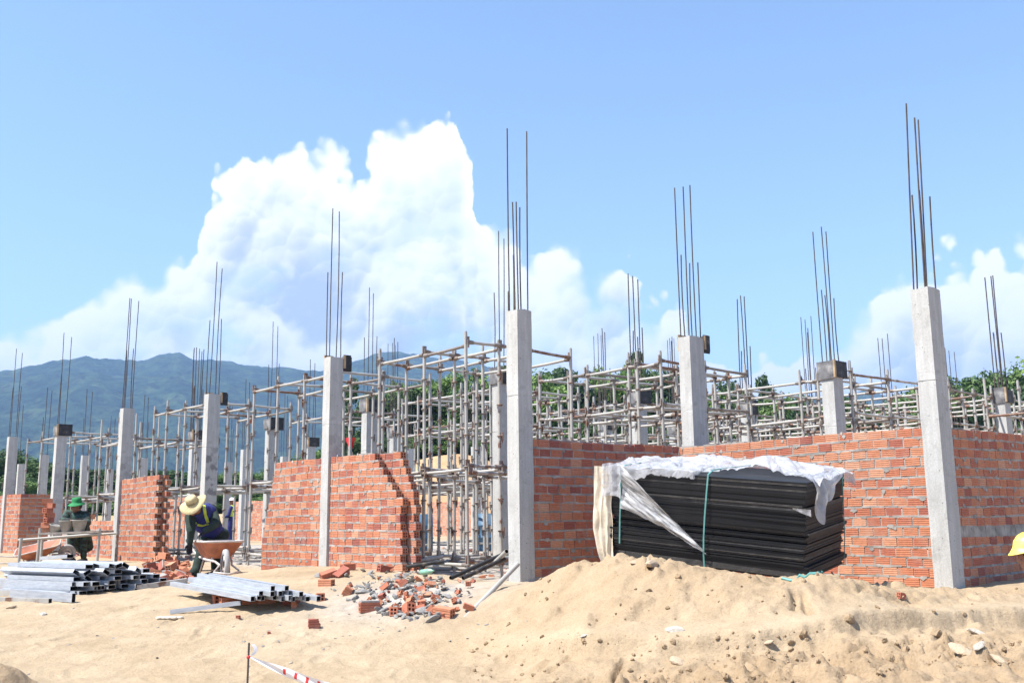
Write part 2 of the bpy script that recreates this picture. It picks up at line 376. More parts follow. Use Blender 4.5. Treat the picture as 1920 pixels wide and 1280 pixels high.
# ---------------------------------------------------------------- light, sky
SUN_EL, SUN_H = math.radians(57), Vector((-0.93, -0.37, 0)).normalized()
sund = bpy.data.lights.new('sun', 'SUN'); sund.energy = 4.8; sund.angle = math.radians(0.53); sund.color = (1.0, 0.955, 0.88)
sun = bpy.data.objects.new('sun', sund); COL.objects.link(sun)
sdir = SUN_H * math.cos(SUN_EL) + Vector((0, 0, math.sin(SUN_EL)))
sun.rotation_euler = sdir.to_track_quat('Z', 'Y').to_euler()
w = bpy.data.worlds.new('World'); scene.world = w; w.use_nodes = True; nt = w.node_tree
bg = nt.nodes['Background']; bg.inputs[1].default_value = 0.115
sky = N(nt, 'ShaderNodeTexSky', sky_type='NISHITA'); sky.sun_disc = False
sky.sun_elevation = SUN_EL; sky.sun_rotation = math.atan2(SUN_H.x, SUN_H.y)
sky.air_density = 1.15; sky.dust_density = 0.25; sky.ozone_density = 3.0; sky.altitude = 50
L(nt, sky.outputs[0], bg.inputs[0])
gen = N(nt, 'ShaderNodeTexCoord').outputs['Generated']
sep = N(nt, 'ShaderNodeSeparateXYZ'); L(nt, gen, sep.inputs[0])
az = math_(nt, 'ARCTAN2', sep.outputs[0], sep.outputs[1]); el = math_(nt, 'ARCSINE', sep.outputs[2])
def azel(px, py):
    d = ray(px, py).normalized(); return math.atan2(d.x, d.y), math.asin(d.z)
AZ0, AZR, ELM = -0.75, 1.5, 0.7
def outline(pts, name):
    st = []
    for a, e in pts:
        st.append((min(1, max(0, (a - AZ0) / AZR)), min(1, max(0, e / ELM))))
    st.sort()
    return st
def curve_of(pts, azn):
    st = outline(pts, '')
    fc = N(nt, 'ShaderNodeFloatCurve'); cu = fc.mapping.curves[0]
    while len(cu.points) < len(st): cu.points.new(0.5, 0.5)
    for q, (x, y) in zip(cu.points, st): q.location = (x, y); q.handle_type = 'VECTOR'
    fc.mapping.update(); L(nt, azn, fc.inputs['Value']); return math_(nt, 'MULTIPLY', fc.outputs[0], ELM)
big = [(-60, 630), (0, 598), (60, 590), (110, 605), (165, 565), (215, 535), (262, 520), (290, 522), (318, 485), (362, 478), (380, 440), (390, 395), (420, 378), (440, 345), (478, 308), (535, 293), (566, 312), (598, 312), (636, 314), (668, 336), (686, 312), (716, 262), (738, 240), (770, 232), (802, 232), (834, 236), (862, 262), (880, 306), (878, 370), (890, 420), (912, 440), (932, 470), (975, 500), (1010, 496), (1060, 502), (1092, 525), (1112, 560), (1134, 520), (1162, 510), (1192, 522), (1212, 575), (1250, 555), (1276, 570), (1300, 640), (1350, 690), (1500, 720), (1560, 690), (1590, 625), (1608, 585), (1650, 548), (1690, 520), (1735, 505), (1790, 520), (1830, 515), (1880, 492), (1910, 505), (1960, 500), (2060, 520), (2200, 480)]
bigp = [azel(*q) for q in big]; bigp = [(-0.75, 0.12), (-0.62, 0.16)] + bigp + [(0.74, 0.14)]
wn = N(nt, 'ShaderNodeTexNoise'); wn.inputs['Scale'].default_value = 16; wn.inputs['Detail'].default_value = 7; wn.inputs['Roughness'].default_value = 0.62
L(nt, gen, wn.inputs['Vector']); wc = N(nt, 'ShaderNodeSeparateColor'); L(nt, wn.outputs['Color'], wc.inputs[0])
azw = math_(nt, 'ADD', az, math_(nt, 'MULTIPLY', math_(nt, 'SUBTRACT', wc.outputs[0], 0.5), 0.020))
azn = math_(nt, 'DIVIDE', math_(nt, 'SUBTRACT', azw, AZ0), AZR, clamp=True)
elw = math_(nt, 'ADD', el, math_(nt, 'MULTIPLY', math_(nt, 'SUBTRACT', wc.outputs[1], 0.5), 0.034))
top = curve_of(bigp, azn)
dep = math_(nt, 'SUBTRACT', top, elw)
# cauliflower puffs: round cells at three sizes
cv = N(nt, 'ShaderNodeCombineXYZ'); L(nt, azw, cv.inputs[0]); L(nt, elw, cv.inputs[1])
puff = None; lumps = None
for sc_, amp, wt in ((9.0, 0.062, 0.85), (23.0, 0.030, 0.45), (61.0, 0.017, 0.40)):
    vo = N(nt, 'ShaderNodeTexVoronoi', feature='SMOOTH_F1', voronoi_dimensions='2D'); vo.inputs['Scale'].default_value = sc_; vo.inputs['Smoothness'].default_value = 0.22; vo.inputs['Randomness'].default_value = 0.95
    L(nt, cv.outputs[0], vo.inputs['Vector'])
    lp = math_(nt, 'MULTIPLY', math_(nt, 'SUBTRACT', 0.42, vo.outputs['Distance']), amp)
    dv = N(nt, 'ShaderNodeVectorMath', operation='SUBTRACT'); L(nt, cv.outputs[0], dv.inputs[0]); L(nt, vo.outputs['Position'], dv.inputs[1])
    dt = N(nt, 'ShaderNodeVectorMath', operation='DOT_PRODUCT'); L(nt, dv.outputs[0], dt.inputs[0]); dt.inputs[1].default_value = (0.45 * sc_, -0.9 * sc_, 0)
    pf = math_(nt, 'MULTIPLY', dt.outputs['Value'], wt)
    lumps = lp if lumps is None else math_(nt, 'ADD', lumps, lp); puff = pf if puff is None else math_(nt, 'ADD', puff, pf)
dep = math_(nt, 'ADD', math_(nt, 'ADD', dep, lumps), 0.011)
edge = N(nt, 'ShaderNodeMapRange', interpolation_type='SMOOTHSTEP'); L(nt, dep, edge.inputs[0])
edge.inputs[1].default_value = 0.0
sn = N(nt, 'ShaderNodeTexNoise'); sn.inputs['Scale'].default_value = 9; sn.inputs['Detail'].default_value = 3; L(nt, gen, sn.inputs['Vector'])
sm_ = N(nt, 'ShaderNodeMapRange', interpolation_type='SMOOTHSTEP'); L(nt, sn.outputs[0], sm_.inputs[0]); sm_.inputs[1].default_value = 0.46; sm_.inputs[2].default_value = 0.66; sm_.inputs[3].default_value = 0.008; sm_.inputs[4].default_value = 0.06; L(nt, sm_.outputs[0], edge.inputs[2])
# veil in the lower sky, gaps lower down
gn = N(nt, 'ShaderNodeTexNoise'); gn.inputs['Scale'].default_value = 5.5; gn.inputs['Detail'].default_value = 7; gn.inputs['Roughness'].default_value = 0.6
mpv = N(nt, 'ShaderNodeMapping'); mpv.inputs['Scale'].default_value = (1, 1, 1.9); mpv.inputs['Location'].default_value = (0.13, 0.4, 0.05); L(nt, gen, mpv.inputs['Vector']); L(nt, mpv.outputs[0], gn.inputs['Vector'])
gap = N(nt, 'ShaderNodeMapRange', interpolation_type='SMOOTHSTEP'); L(nt, gn.outputs[0], gap.inputs[0])
gap.inputs[1].default_value = 0.41; gap.inputs[2].default_value = 0.55; gap.inputs[3].default_value = 0.30
nearedge = N(nt, 'ShaderNodeMapRange'); L(nt, dep, nearedge.inputs[0]); nearedge.inputs[1].default_value = 0.03; nearedge.inputs[2].default_value = 0.16
thin = math_(nt, 'SUBTRACT', 1.0, math_(nt, 'MULTIPLY', nearedge.outputs[0], math_(nt, 'SUBTRACT', 1.0, gap.outputs[0])))
mask = math_(nt, 'MULTIPLY', edge.outputs[0], thin)
# nearer billows stacked in front of the crown, each white on its shoulder and grey blue underneath
WHITE, GREY = (1.0, 1.0, 1.0), (0.40, 0.48, 0.62)
def shade(d, lo, hi, pk=0.062):
    q = N(nt, 'ShaderNodeMapRange', interpolation_type='SMOOTHSTEP'); L(nt, math_(nt, 'ADD', d, math_(nt, 'MULTIPLY', puff, pk)), q.inputs[0]); q.inputs[1].default_value = lo; q.inputs[2].default_value = hi; q.inputs[4].default_value = 0.95
    return mix(nt, q.outputs[0], WHITE, GREY)
ccol = shade(dep, 0.03, 0.24)
for k_, (off, amp, sc_) in enumerate(((0.035, 0.13, 5.0), (0.085, 0.14, 6.5), (0.135, 0.12, 8.0))):
    ln = N(nt, 'ShaderNodeTexNoise'); ln.inputs['Scale'].default_value = sc_; ln.inputs['Detail'].default_value = 3
    mk = N(nt, 'ShaderNodeMapping'); mk.inputs['Location'].default_value = (k_ * 3.7 + .3, k_ * 1.9, k_ * 5.1); mk.inputs['Scale'].default_value = (1, 1, .55); L(nt, gen, mk.inputs['Vector']); L(nt, mk.outputs[0], ln.inputs['Vector'])
    dk = math_(nt, 'ADD', math_(nt, 'SUBTRACT', dep, off), math_(nt, 'MULTIPLY', math_(nt, 'SUBTRACT', ln.outputs[0], 0.5), amp * 2))
    ek = N(nt, 'ShaderNodeMapRange', interpolation_type='SMOOTHSTEP'); L(nt, dk, ek.inputs[0]); ek.inputs[1].default_value = 0.0; ek.inputs[2].default_value = 0.022
    ccol = mix(nt, math_(nt, 'MULTIPLY', ek.outputs[0], 0.85), ccol, shade(dk, 0.0, 0.13))
bg2 = N(nt, 'ShaderNodeBackground'); L(nt, ccol, bg2.inputs[0]); bg2.inputs[1].default_value = 0.66
# faint wisps high up
ms = N(nt, 'ShaderNodeMixShader'); L(nt, mask, ms.inputs[0]); L(nt, bg.outputs[0], ms.inputs[1]); L(nt, bg2.outputs[0], ms.inputs[2])
L(nt, ms.outputs[0], nt.nodes['World Output'].inputs['Surface'])
scene.view_settings.view_transform = 'Standard'; scene.view_settings.look = 'None'
scene.view_settings.exposure = 1.15; scene.view_settings.gamma = 1
scene.cycles.use_denoising = True
scene.cycles.max_bounces = 6; scene.cycles.diffuse_bounces = 3; scene.cycles.transparent_max_bounces = 6; scene.cycles.volume_bounces = 0

# ---------------------------------------------------------------- ground
CP = [(0, 1280, 8.3), (240, 1280, 8.3), (480, 1280, 8.3), (700, 1280, 8.2), (960, 1280, 7.9), (0, 1200, 9.7), (240, 1205, 9.6), (480, 1200, 9.6), (720, 1200, 9.5), (960, 1200, 9.0),
      (0, 1130, 11.6), (150, 1122, 11.8), (300, 1140, 11.2), (480, 1140, 11.0), (650, 1150, 10.6), (860, 1165, 9.9), (200, 1105, 13.0), (360, 1090, 14.6), (420, 1085, 14.4),
      (250, 1062, 17.0), (20, 1062, 18.6), (520, 1066, 13.6), (565, 1070, 13.2), (700, 1076, 12.5), (740, 1090, 11.9), (860, 1100, 11.4), (975, 1093, 11.0),
      (900, 1106, 10.6), (1050, 1070, 9.8), (1130, 1058, 9.45), (1210, 1054, 9.1), (1290, 1068, 8.9), (1380, 1082, 8.7), (1450, 1093, 8.6), (1530, 1090, 8.65), (1600, 1090, 8.95), (1700, 1101, 9.4), (1800, 1114, 9.9), (1900, 1100, 10.2), (1990, 1096, 10.4),
      (1000, 1135, 9.6), (1040, 1162, 9.0), (1200, 1115, 8.65), (1400, 1122, 8.25), (1550, 1120, 8.15), (1250, 1165, 8.15), (1680, 1120, 8.8),
      (1100, 1186, 8.2), (1300, 1182, 7.85), (1500, 1164, 7.75), (1700, 1138, 8.15), (1900, 1132, 8.5), (1100, 1208, 7.85), (1300, 1208, 7.45), (1500, 1196, 7.2), (1700, 1172, 7.35), (1900, 1168, 7.4),
      (1100, 1280, 7.15), (1300, 1280, 6.75), (1500, 1280, 6.35), (1700, 1280, 6.1), (1900, 1280, 6.0), (1800, 1220, 6.65), (1200, 1240, 7.3)]
CW = [tuple(at_y(*q)) for q in CP]
CW += [(x, 5.0, -0.85) for x in (-5, -2.5, 0, 2)] + [(4.2, 4.6, -0.62), (x_ := 0, 2.0, -0.92), (-6, 1, -0.95), (6, 1, -0.95), (0, -6, -0.95), (5.2, 7.0, -0.52), (5.6, 6.0, -0.6), (6.5, 7.5, -0.4), (7, 9.5, -0.05)]
CW += [tuple(S(*q)) for q in [(-2, 0.8), (-2, 3), (-6, 1.5), (-9, 1), (-9, 4), (-13, 0.6), (-13, 3), (-17, 1), (-21, 1), (-21, -1.5), (-17, -1), (-4.2, 6), (0.3, 8), (4, 4), (4.6, 9), (9, 6), (-15, 7), (-28, 3), (2.2, 2.0)]]
CW += [(-16, 14, -0.25), (-14, 10, -0.45), (12, 14, 0), (-30, 30, 0), (0, 40, 0), (25, 30, 0), (-24, 20, -0.1)]
CW += [(1.10, 10.2, .16), (1.42, 10.1, .16), (.62, 10.5, .10), (1.9, 9.75, .12), (2.4, 9.55, .06), (1.2, 9.75, .27), (1.62, 9.5, .22), (2.1, 9.25, .13)]
CW = np.array(CW)
def _tps(r2): return np.where(r2 > 1e-12, 0.5 * r2 * np.log(np.maximum(r2, 1e-12)), 0)
_n = len(CW); _A = np.zeros((_n + 3, _n + 3)); _d = CW[:, None, :2] - CW[None, :, :2]
_A[:_n, :_n] = _tps((_d ** 2).sum(-1)) + np.eye(_n) * 0.003; _A[:_n, _n] = 1; _A[:_n, _n + 1:] = CW[:, :2]; _A[_n:, :_n] = _A[:_n, _n:].T
_sol = np.linalg.solve(_A, np.concatenate([CW[:, 2], [0, 0, 0]]))
def terrain_base(x, y):
    z = _sol[_n] + _sol[_n + 1] * x + _sol[_n + 2] * y
    for i in range(_n): z = z + _sol[i] * _tps((x - CW[i, 0]) ** 2 + (y - CW[i, 1]) ** 2)
    z = np.clip(z, -1.3, 0.6)
    d = np.hypot(x, y - 12); k = sstep(15, 24, d)
    far = np.where(y < 6, -0.9, 0.0)
    return z * (1 - k) + far * k
def axis(dense0, dense1, step, growth, lo, hi):
    a = list(np.arange(dense0, dense1, step)); s = step
    while a[-1] < hi: s *= growth; a.append(a[-1] + s)
    s = step
    while a[0] > lo: s *= growth; a.insert(0, a[0] - s)
    return np.array(a)
gx = axis(-5.0, 5.0, 0.019, 1.05, -5000, 5000)
yy = [5.2]
while yy[-1] < 5000: yy.append(yy[-1] + (0.0031 * yy[-1] if yy[-1] < 11.5 else 0.009 * yy[-1] if yy[-1] < 30 else 0.05 * yy[-1]))
ys = [4.9, 4.5, 4, 3.4, 2.6, 1.6, 0.4, -1, -3, -6, -12, -30, -80, -300, -1500, -5000][::-1]
gy = np.array(ys + yy)
GX, GY = np.meshgrid(gx, gy)
GZb = terrain_base(GX, GY)
si = np.array(SITE_I)
SX = si[0, 0] * GX + si[0, 1] * GY + si[0, 3]; SY = si[1, 0] * GX + si[1, 1] * GY + si[1, 3]
near = 1 - sstep(16, 26, np.hypot(GX, GY - 11))
# loose heaped sand on the right, trodden sand on the left
heap = np.clip(sstep(-0.9, 0.6, GX) * (1 - sstep(9.8, 10.6, GY)) + 0.0, 0, 1)
heap = heap * (1 - sstep(-0.2, 0.6, SY) * (SX < 0.3))
ridge = 1 - np.abs(2 * fbm(GX * 1.9, GY * 1.9, 5, 3) - 1)
lum = fbm(GX * 5.5, GY * 5.5, 4, 21)
hz = heap * ((ridge - 0.78) * 0.10 + 0.04 * np.maximum(0, lum - 0.50) / 0.3 + 0.05 * sstep(0.55, 0.6, fbm(GX * 3.1, GY * 3.1, 3, 41)) * sstep(0.45, 0.6, fbm(GX * 1.1, GY * 1.1, 2, 44)) - 0.035)
bankz = np.clip(sstep(7.9, 7.4, GY) * 1.0, 0, 1) if False else (1 - sstep(7.3, 7.8, GY + .12 * GX))
hz = hz * (1 - .35 * sstep(8.6, 9.0, GY)) + heap * bankz * (.055 * (np.abs(2 * fbm(GX * 4.2, GY * 4.2, 4, 61) - 1) - .28) + .03 * sstep(.52, .6, fbm(GX * 6.5, GY * 6.5, 3, 63)))
hz += heap * (0.045 * (fbm(GX * 9, GY * 9, 4, 71) - 0.5) + 0.03 * sstep(.56, .6, fbm(GX * 8, GY * 8, 3, 91)) * sstep(.5, .62, fbm(GX * 1.7, GY * 1.7, 2, 95)))
fl = (1 - heap) * near * (0.06 * (fbm(GX * 0.9, GY * 1.3, 4, 5) - 0.5) + 0.02 * (fbm(GX * 4, GY * 4, 4, 9) - 0.5) + 0.014 * (fbm(GX * 17, GY * 17, 3, 11) - 0.5))
def worley(x, y, seed):
    ix = np.floor(x); iy = np.floor(y); best = np.full(x.shape, 9.0); rid = np.zeros(x.shape)
    for ox_ in (-1, 0, 1):
        for oy_ in (-1, 0, 1):
            cx, cy = ix + ox_, iy + oy_; jx = _h(cx, cy, seed); jy = _h(cx, cy, seed + 7)
            d = np.hypot(x - cx - jx, y - cy - jy); k_ = d < best; best = np.where(k_, d, best); rid = np.where(k_, _h(cx, cy, seed + 13), rid)
    return best, rid
for fr_, am_, th_, sd_ in ((5.0, .075, .70, 1), (9.0, .050, .58, 2), (16.0, .028, .42, 3)):     # crumbs and clods of dug sand
    wx = GX + .05 * (fbm(GX * 9, GY * 9, 3, 101) - .5); wy = GY + .05 * (fbm(GX * 9, GY * 9, 3, 103) - .5)
    d_, r_ = worley(wx * fr_, wy * fr_, sd_ * 31)
    pk_ = sstep(.42, .62, fbm(GX * 1.4 + sd_, GY * 1.4, 3, 110 + sd_)); on = (r_ > th_) * (.4 + .6 * (r_ - th_) / (1 - th_))
    hz += heap * am_ * on * np.sqrt(np.maximum(0, 1 - (d_ / .42) ** 2)) * pk_ * (.45 + .55 * bankz)
# footprints
fp = np.zeros_like(GX); rf = random.Random(12)
for _ in range(110):
    fx_, fy_ = rf.uniform(-4.6, 2.0), rf.uniform(8.2, 13.2); an = rf.choice((0.2, 1.4, -.5, .9)) + rf.gauss(0, .25); ca, sa = math.cos(an), math.sin(an)
    i0, i1 = np.searchsorted(gx, [fx_ - .3, fx_ + .3]); j0, j1 = np.searchsorted(gy, [fy_ - .3, fy_ + .3])
    sx_, sy_ = GX[j0:j1, i0:i1] - fx_, GY[j0:j1, i0:i1] - fy_; u_, v_ = sx_ * ca + sy_ * sa, -sx_ * sa + sy_ * ca
    q_ = (u_ / .13) ** 2 + (v_ / .055) ** 2; fp[j0:j1, i0:i1] += -.014 * np.exp(-q_ ** 2) + .005 * np.exp(-((np.sqrt(q_) - 1.35) / .3) ** 2)
fl += fp * (1 - heap) * near
# wheel tracks running along the front
tr_ = np.zeros_like(GX)
for cy_, w_ in ((8.9, 0.12), (9.35, 0.12)):
    tr_ -= 0.03 * np.exp(-((GY - cy_ - 0.07 * GX) / w_) ** 2) * (1 - heap) * near
GZ = GZb + hz * near + fl + tr_
# debris heap between the first two columns
px_, py_ = at_y(770, 1110, 11.2).x, at_y(770, 1110, 11.2).y
GZ += 0.05 * np.exp(-(((GX - px_) / 0.8) ** 2 + ((GY - py_) / 0.55) ** 2))
# far bank with cut earth face, gentle rise beyond
azg = np.arctan2(GX, np.maximum(GY, 0.1)); rg = np.hypot(GX, GY)
bh = 1.2 + 3.6 * np.exp(-((azg + 0.06) / 0.11) ** 2) + 1.2 * sstep(0.1, 0.4, azg)
bank = bh * sstep(54, 60, rg + 3 * (fbm(GX * .15, GY * .15, 3, 8) - .5)) * (GY > 5)
GZ = GZ + bank + (GY > 5) * sstep(60, 140, rg) * 6 * fbm(GX * .03, GY * .03, 3, 2) + (GY > 5) * near * 0
_lp = [at_y(*q) for q in ((880, 1180, 9.5), (1000, 1180, 8.85), (1100, 1186, 8.2), (1300, 1182, 7.85), (1500, 1164, 7.75), (1700, 1138, 8.15), (1900, 1132, 8.5), (2000, 1130, 8.7))]
LD = GY - np.interp(GX, [q.x for q in _lp], [q.y for q in _lp]) - .06 * (fbm(GX * 2.3, GY * 0.2, 3, 15) - .5)
lm = np.exp(-(LD / .23) ** 2) * sstep(-1.0, -.2, GX)
GZ -= hz * near * .85 * lm
GZ += heap * near * (.05 * np.exp(-((LD - .5) / .22) ** 2) - .13 * sstep(-.08, -.20, LD + .16 * (fbm(GX * 4.5, GY * 4.5, 4, 19) - .5)) * (1 - sstep(-.8, -1.6, LD)))
_cp = at_y(-25, 1275, 7.3); _cd = np.hypot(GX - _cp.x, GY - _cp.y)
GZ += (.39 + .14 * (fbm(GX * 7, GY * 7, 4, 33) - .5) + .05 * (fbm(GX * 16, GY * 16, 3, 35) - .5)) * np.exp(-(_cd / .40) ** 2)
for cr in ([(1168, 1208, 7.8), (1160, 1226, 7.6), (1150, 1252, 7.35)], [(1503, 1112, 8.2), (1510, 1130, 8.05), (1520, 1148, 7.9)], [(1488, 1116, 8.2), (1494, 1138, 8.0)], [(1330, 1205, 7.4), (1345, 1222, 7.2)], [(1700, 1215, 6.8), (1712, 1240, 6.5)]):
    cp_ = [at_y(*q) for q in cr]
    for s0, s1 in zip(cp_, cp_[1:]):
        ux, uy = s1.x - s0.x, s1.y - s0.y; tt = np.clip(((GX - s0.x) * ux + (GY - s0.y) * uy) / (ux * ux + uy * uy), 0, 1)
        dd = np.hypot(GX - s0.x - tt * ux + .05 * (fbm(GX * 6, GY * 6, 2, 77) - .5), GY - s0.y - tt * uy); GZ -= .09 * np.exp(-(dd / .028) ** 2)
zone = np.zeros(GX.shape + (4,), np.float32); zone[..., 3] = np.clip(heap * near * (0.6 + 0.4 * bankz) * (1 - lm) + np.exp(-(_cd / .4) ** 2), 0, 1)  # ledge spared the dug tone, so its sunlit brightness is painted in
inside = sstep(0.2, 0.9, SY) * (1 - sstep(12, 16, SY)) * (SX < 0.2) * (SX > -23)
zone[..., 0] = np.clip(0.85 * inside + 0.95 * np.exp(-(((GX - px_) / 1.0) ** 2 + ((GY - py_ + .3) / 0.75) ** 2)), 0, 1)
zone[..., 1] = sstep(60, 64, rg) * (GY > 5)
zone[..., 2] = sstep(50, 55, rg) * (1 - sstep(60, 64, rg)) * (GY > 5)
ny, nx = GX.shape
idx = np.arange(nx * ny).reshape(ny, nx)
quads = np.stack([idx[:-1, :-1], idx[:-1, 1:], idx[1:, 1:], idx[1:, :-1]], -1).reshape(-1, 4)
def grid_mesh(name, V, Q, mat_):
    me = bpy.data.meshes.new(name); me.vertices.add(len(V)); me.vertices.foreach_set('co', V.astype(np.float32).ravel())
    me.loops.add(Q.size); me.loops.foreach_set('vertex_index', Q.astype(np.int32).ravel())
    me.polygons.add(len(Q)); me.polygons.foreach_set('loop_start', np.arange(0, Q.size, 4, dtype=np.int32))
    me.polygons.foreach_set('use_smooth', np.ones(len(Q), bool)); me.update(calc_edges=True); me.validate()
    me.materials.append(mat_); return me
gm = grid_mesh('ground', np.stack([GX, GY, GZ], -1).reshape(-1, 3), quads, MT['sand'])
za = gm.color_attributes.new('zone', 'FLOAT_COLOR', 'POINT'); za.data.foreach_set('color', zone.ravel())
ground = bpy.data.objects.new('ground', gm); COL.objects.link(ground); ground['kind'] = 'structure'
def gz(x, y):
    i = min(max(int(np.searchsorted(gx, x)) - 1, 0), nx - 2); j = min(max(int(np.searchsorted(gy, y)) - 1, 0), ny - 2)
    fx = (x - gx[i]) / (gx[i + 1] - gx[i]); fy = (y - gy[j]) / (gy[j + 1] - gy[j])
    return float((GZ[j, i] * (1 - fx) + GZ[j, i + 1] * fx) * (1 - fy) + (GZ[j + 1, i] * (1 - fx) + GZ[j + 1, i + 1] * fx) * fy)
def on_ground(px, py, y0=5.4, y1=40):
    d = ray(px, py); Y = y0; prev = None
    while Y < y1:
        q = EYEV + d * (Y / d.y)
        if q.z < gz(q.x, q.y): return Vector((q.x, q.y, gz(q.x, q.y)))
        Y += 0.03
    return EYEV + d * (y1 / d.y)
def ongz(p, dz=0.0): return Vector((p.x, p.y, gz(p.x, p.y) + dz))

# ---------------------------------------------------------------- hills
RP = [(-900, 740), (-500, 720), (-200, 735), (0, 706), (40, 701), (80, 692), (120, 684), (160, 679), (200, 682), (235, 686), (262, 684), (300, 679), (335, 673), (362, 682), (400, 685), (450, 694), (520, 700), (600, 704), (640, 699), (680, 684), (715, 671), (745, 670), (790, 676), (850, 684), (890, 690), (950, 705), (1050, 730), (1200, 770), (1400, 765), (1560, 750), (1620, 738), (1680, 752), (1760, 745), (1850, 725), (2000, 730), (2300, 760), (2900, 740)]
ra = np.array([azel(*q)[0] for q in RP]); re_ = np.array([azel(*q)[1] for q in RP])
A_ = np.linspace(-0.95, 0.95, 620); Rr = np.concatenate([np.linspace(900, 2600, 150), np.linspace(2650, 3600, 14)])
AA, RRm = np.meshgrid(A_, Rr)
elr = np.interp(AA, ra, re_)
prof = sstep(900, 2500, RRm) ** 0.9 * (1 - 0.5 * sstep(2600, 3600, RRm))
HX, HY = RRm * np.sin(AA), RRm * np.cos(AA)
spur = (np.abs(fbm(HX / 420, HY / 420, 4, 31) - 0.5)) * 2
HZ = 2500 * np.tan(elr) * prof - 65 * spur * prof * (1 - sstep(2100, 2500, RRm)) + 17 * (fbm(HX / 30, HY / 30, 3, 51) - 0.5) * sstep(900, 1300, RRm) - 3
hn = HX.shape; hid = np.arange(hn[0] * hn[1]).reshape(hn)
hq = np.stack([hid[:-1, :-1], hid[:-1, 1:], hid[1:, 1:], hid[1:, :-1]], -1).reshape(-1, 4)
hm = grid_mesh('hills', np.stack([HX, HY, HZ], -1).reshape(-1, 3), hq, MT['hill'])
hills = bpy.data.objects.new('hills', hm); COL.objects.link(hills); hills['kind'] = 'structure'
# air between here and the hills
m = bpy.data.materials.new('haze'); m.use_nodes = True; nt = m.node_tree; nt.nodes.remove(nt.nodes['Principled BSDF'])
pv = N(nt, 'ShaderNodeVolumePrincipled'); pv.inputs['Color'].default_value = (0.38, 0.60, 1.0, 1); pv.inputs['Density'].default_value = 0.00028; pv.inputs['Anisotropy'].default_value = 0.0
L(nt, pv.outputs[0], nt.nodes['Material Output'].inputs['Volume'])
hb = MB(); hb.box(-5200, 5200, -5200, 5200, -8, 560)
hz_o = hb.build('haze', m); hz_o['kind'] = 'stuff'

# ================================================================ concrete columns
def column(X, Y, bars, label, w=0.2, d=0.24, z0=-0.12, z1=3.1, form=None, joint=2.1, damp=0.0, group='concrete columns of the unfinished frame', detail=True):
    root = empty('concrete_column', SITE @ Matrix.Translation((X, Y, 0)))
    T(root, label, 'column', group)
    mb = MB(); rr = random.Random(int(X * 100 + Y * 10) & 0xFFFF)
    zs = [z0] + [z0 + (z1 - z0) * k / 14 for k in range(1, 14)] + [z1]
    zs += [joint - 0.006, joint, joint + 0.006]; zs = sorted(zs)
    rings = []
    for z in zs:
        ins = 0.004 if abs(z - joint) < 0.001 else 0.0
        j = lambda: rr.uniform(-0.0022, 0.0022) + ins
        xs = [(-w, 0), (-w / 2, 0), (0, 0), (0, d / 2), (0, d), (-w / 2, d), (-w, d), (-w, d / 2)]
        ring = []
        for (a, b) in xs:
            ca, cb = a + w / 2, b - d / 2; k = 1 - j() / (w / 2)
            c = 0.94 if abs(abs(ca) - w / 2) < 1e-6 and abs(abs(cb) - d / 2) < 1e-6 else 1.0
            zz = z + (rr.uniform(-0.012, 0.006) if z == z1 else 0)
            ring.append(((ca * k * (1 - (1 - c) * .35)) - w / 2, cb * k * (1 - (1 - c) * .35) + d / 2, zz))
        rings.append(ring)
    vs = [q for r in rings for q in r]; n = 8
    for i in range(len(rings) - 1):
        for k in range(n):
            k2 = (k + 1) % n; a, b = vs[i * n + k], vs[i * n + k2]; c_, d_ = vs[(i + 1) * n + k2], vs[(i + 1) * n + k]
            dm = damp * (1 if zs[i] < 1.75 else .55) if (0.9 < zs[i] < 2.0 and k in (2, 3)) else (damp * 0.6 if k in (2, 3) and zs[i] < 1.9 else 0)
            mb.add([a, b, c_, d_], [(0, 1, 2, 3)], 0, dm)
    mb.add(rings[-1], [tuple(range(8))], 0, 0)
    mb.build('shaft', MT['concrete'], root)
    for (fx, fy, h, lx, ly) in bars:
        h = h * 1.08
        x, y = -w + 0.03 + fx * (w - 0.06), 0.03 + fy * (d - 0.06)
        b = MB(); pts = []
        bx, by = rr.uniform(-.012, .012), rr.uniform(-.012, .012)
        for k in range(5):
            t = k / 4; pts.append((x + lx * h * t + bx * math.sin(t * 3), y + ly * h * t + by * math.sin(t * 3), z1 - 0.05 + (h + 0.05) * t))
        b.tube(pts, 0.0085 if detail else 0.011, 6); b.build('rebar', MT['rebar'], root)
    if form:
        e = 0.018; fz0, fz1 = z1 - 0.24, z1 + 0.03
        if form == 'box':
            for (nm, x0, x1, y0, y1, mm) in (('f', -w - .05, 0.03, -e - .006, -.006, 'form2'), ('s', .006, .006 + e, -.006, d + .10, 'form'), ('b', -w - .03, .006, d + .006, d + .006 + e, 'form'), ('l', -w - .006 - e, -w - .006, -.004, d + .02, 'form2')):
                b = MB(); b.box(x0, x1, y0, y1, fz0 + rr.uniform(-.02, .02), fz1 + rr.uniform(-.03, .02)); b.build('formwork_panel', MT[mm], root)
            b = MB(); b.box(.026, .056, -.03, .01, fz0, fz1 + .015); b.build('formwork_batten', MT['wood'], root)
        elif form == 'tab':
            b = MB(); b.box(-.05, -.03, d + .01, d + .16, fz0 + .04, fz1 - .01); b.build('formwork_panel', MT['form'], root)
            b = MB(); b.box(-.02, .0, d + .01, d + .13, fz0 + .06, fz1 + .01); b.build('formwork_panel', MT['form'], root)
            b = MB(); b.box(-.03, .01, d + .005, d + .035, fz0 + .08, fz1); b.build('formwork_batten', MT['wood'], root)
            b = MB(); b.box(-w - .025, -w - .004, .02, d - .05, fz0 + .06, fz1 + .01); b.build('formwork_batten', MT['wood'], root)
    return root
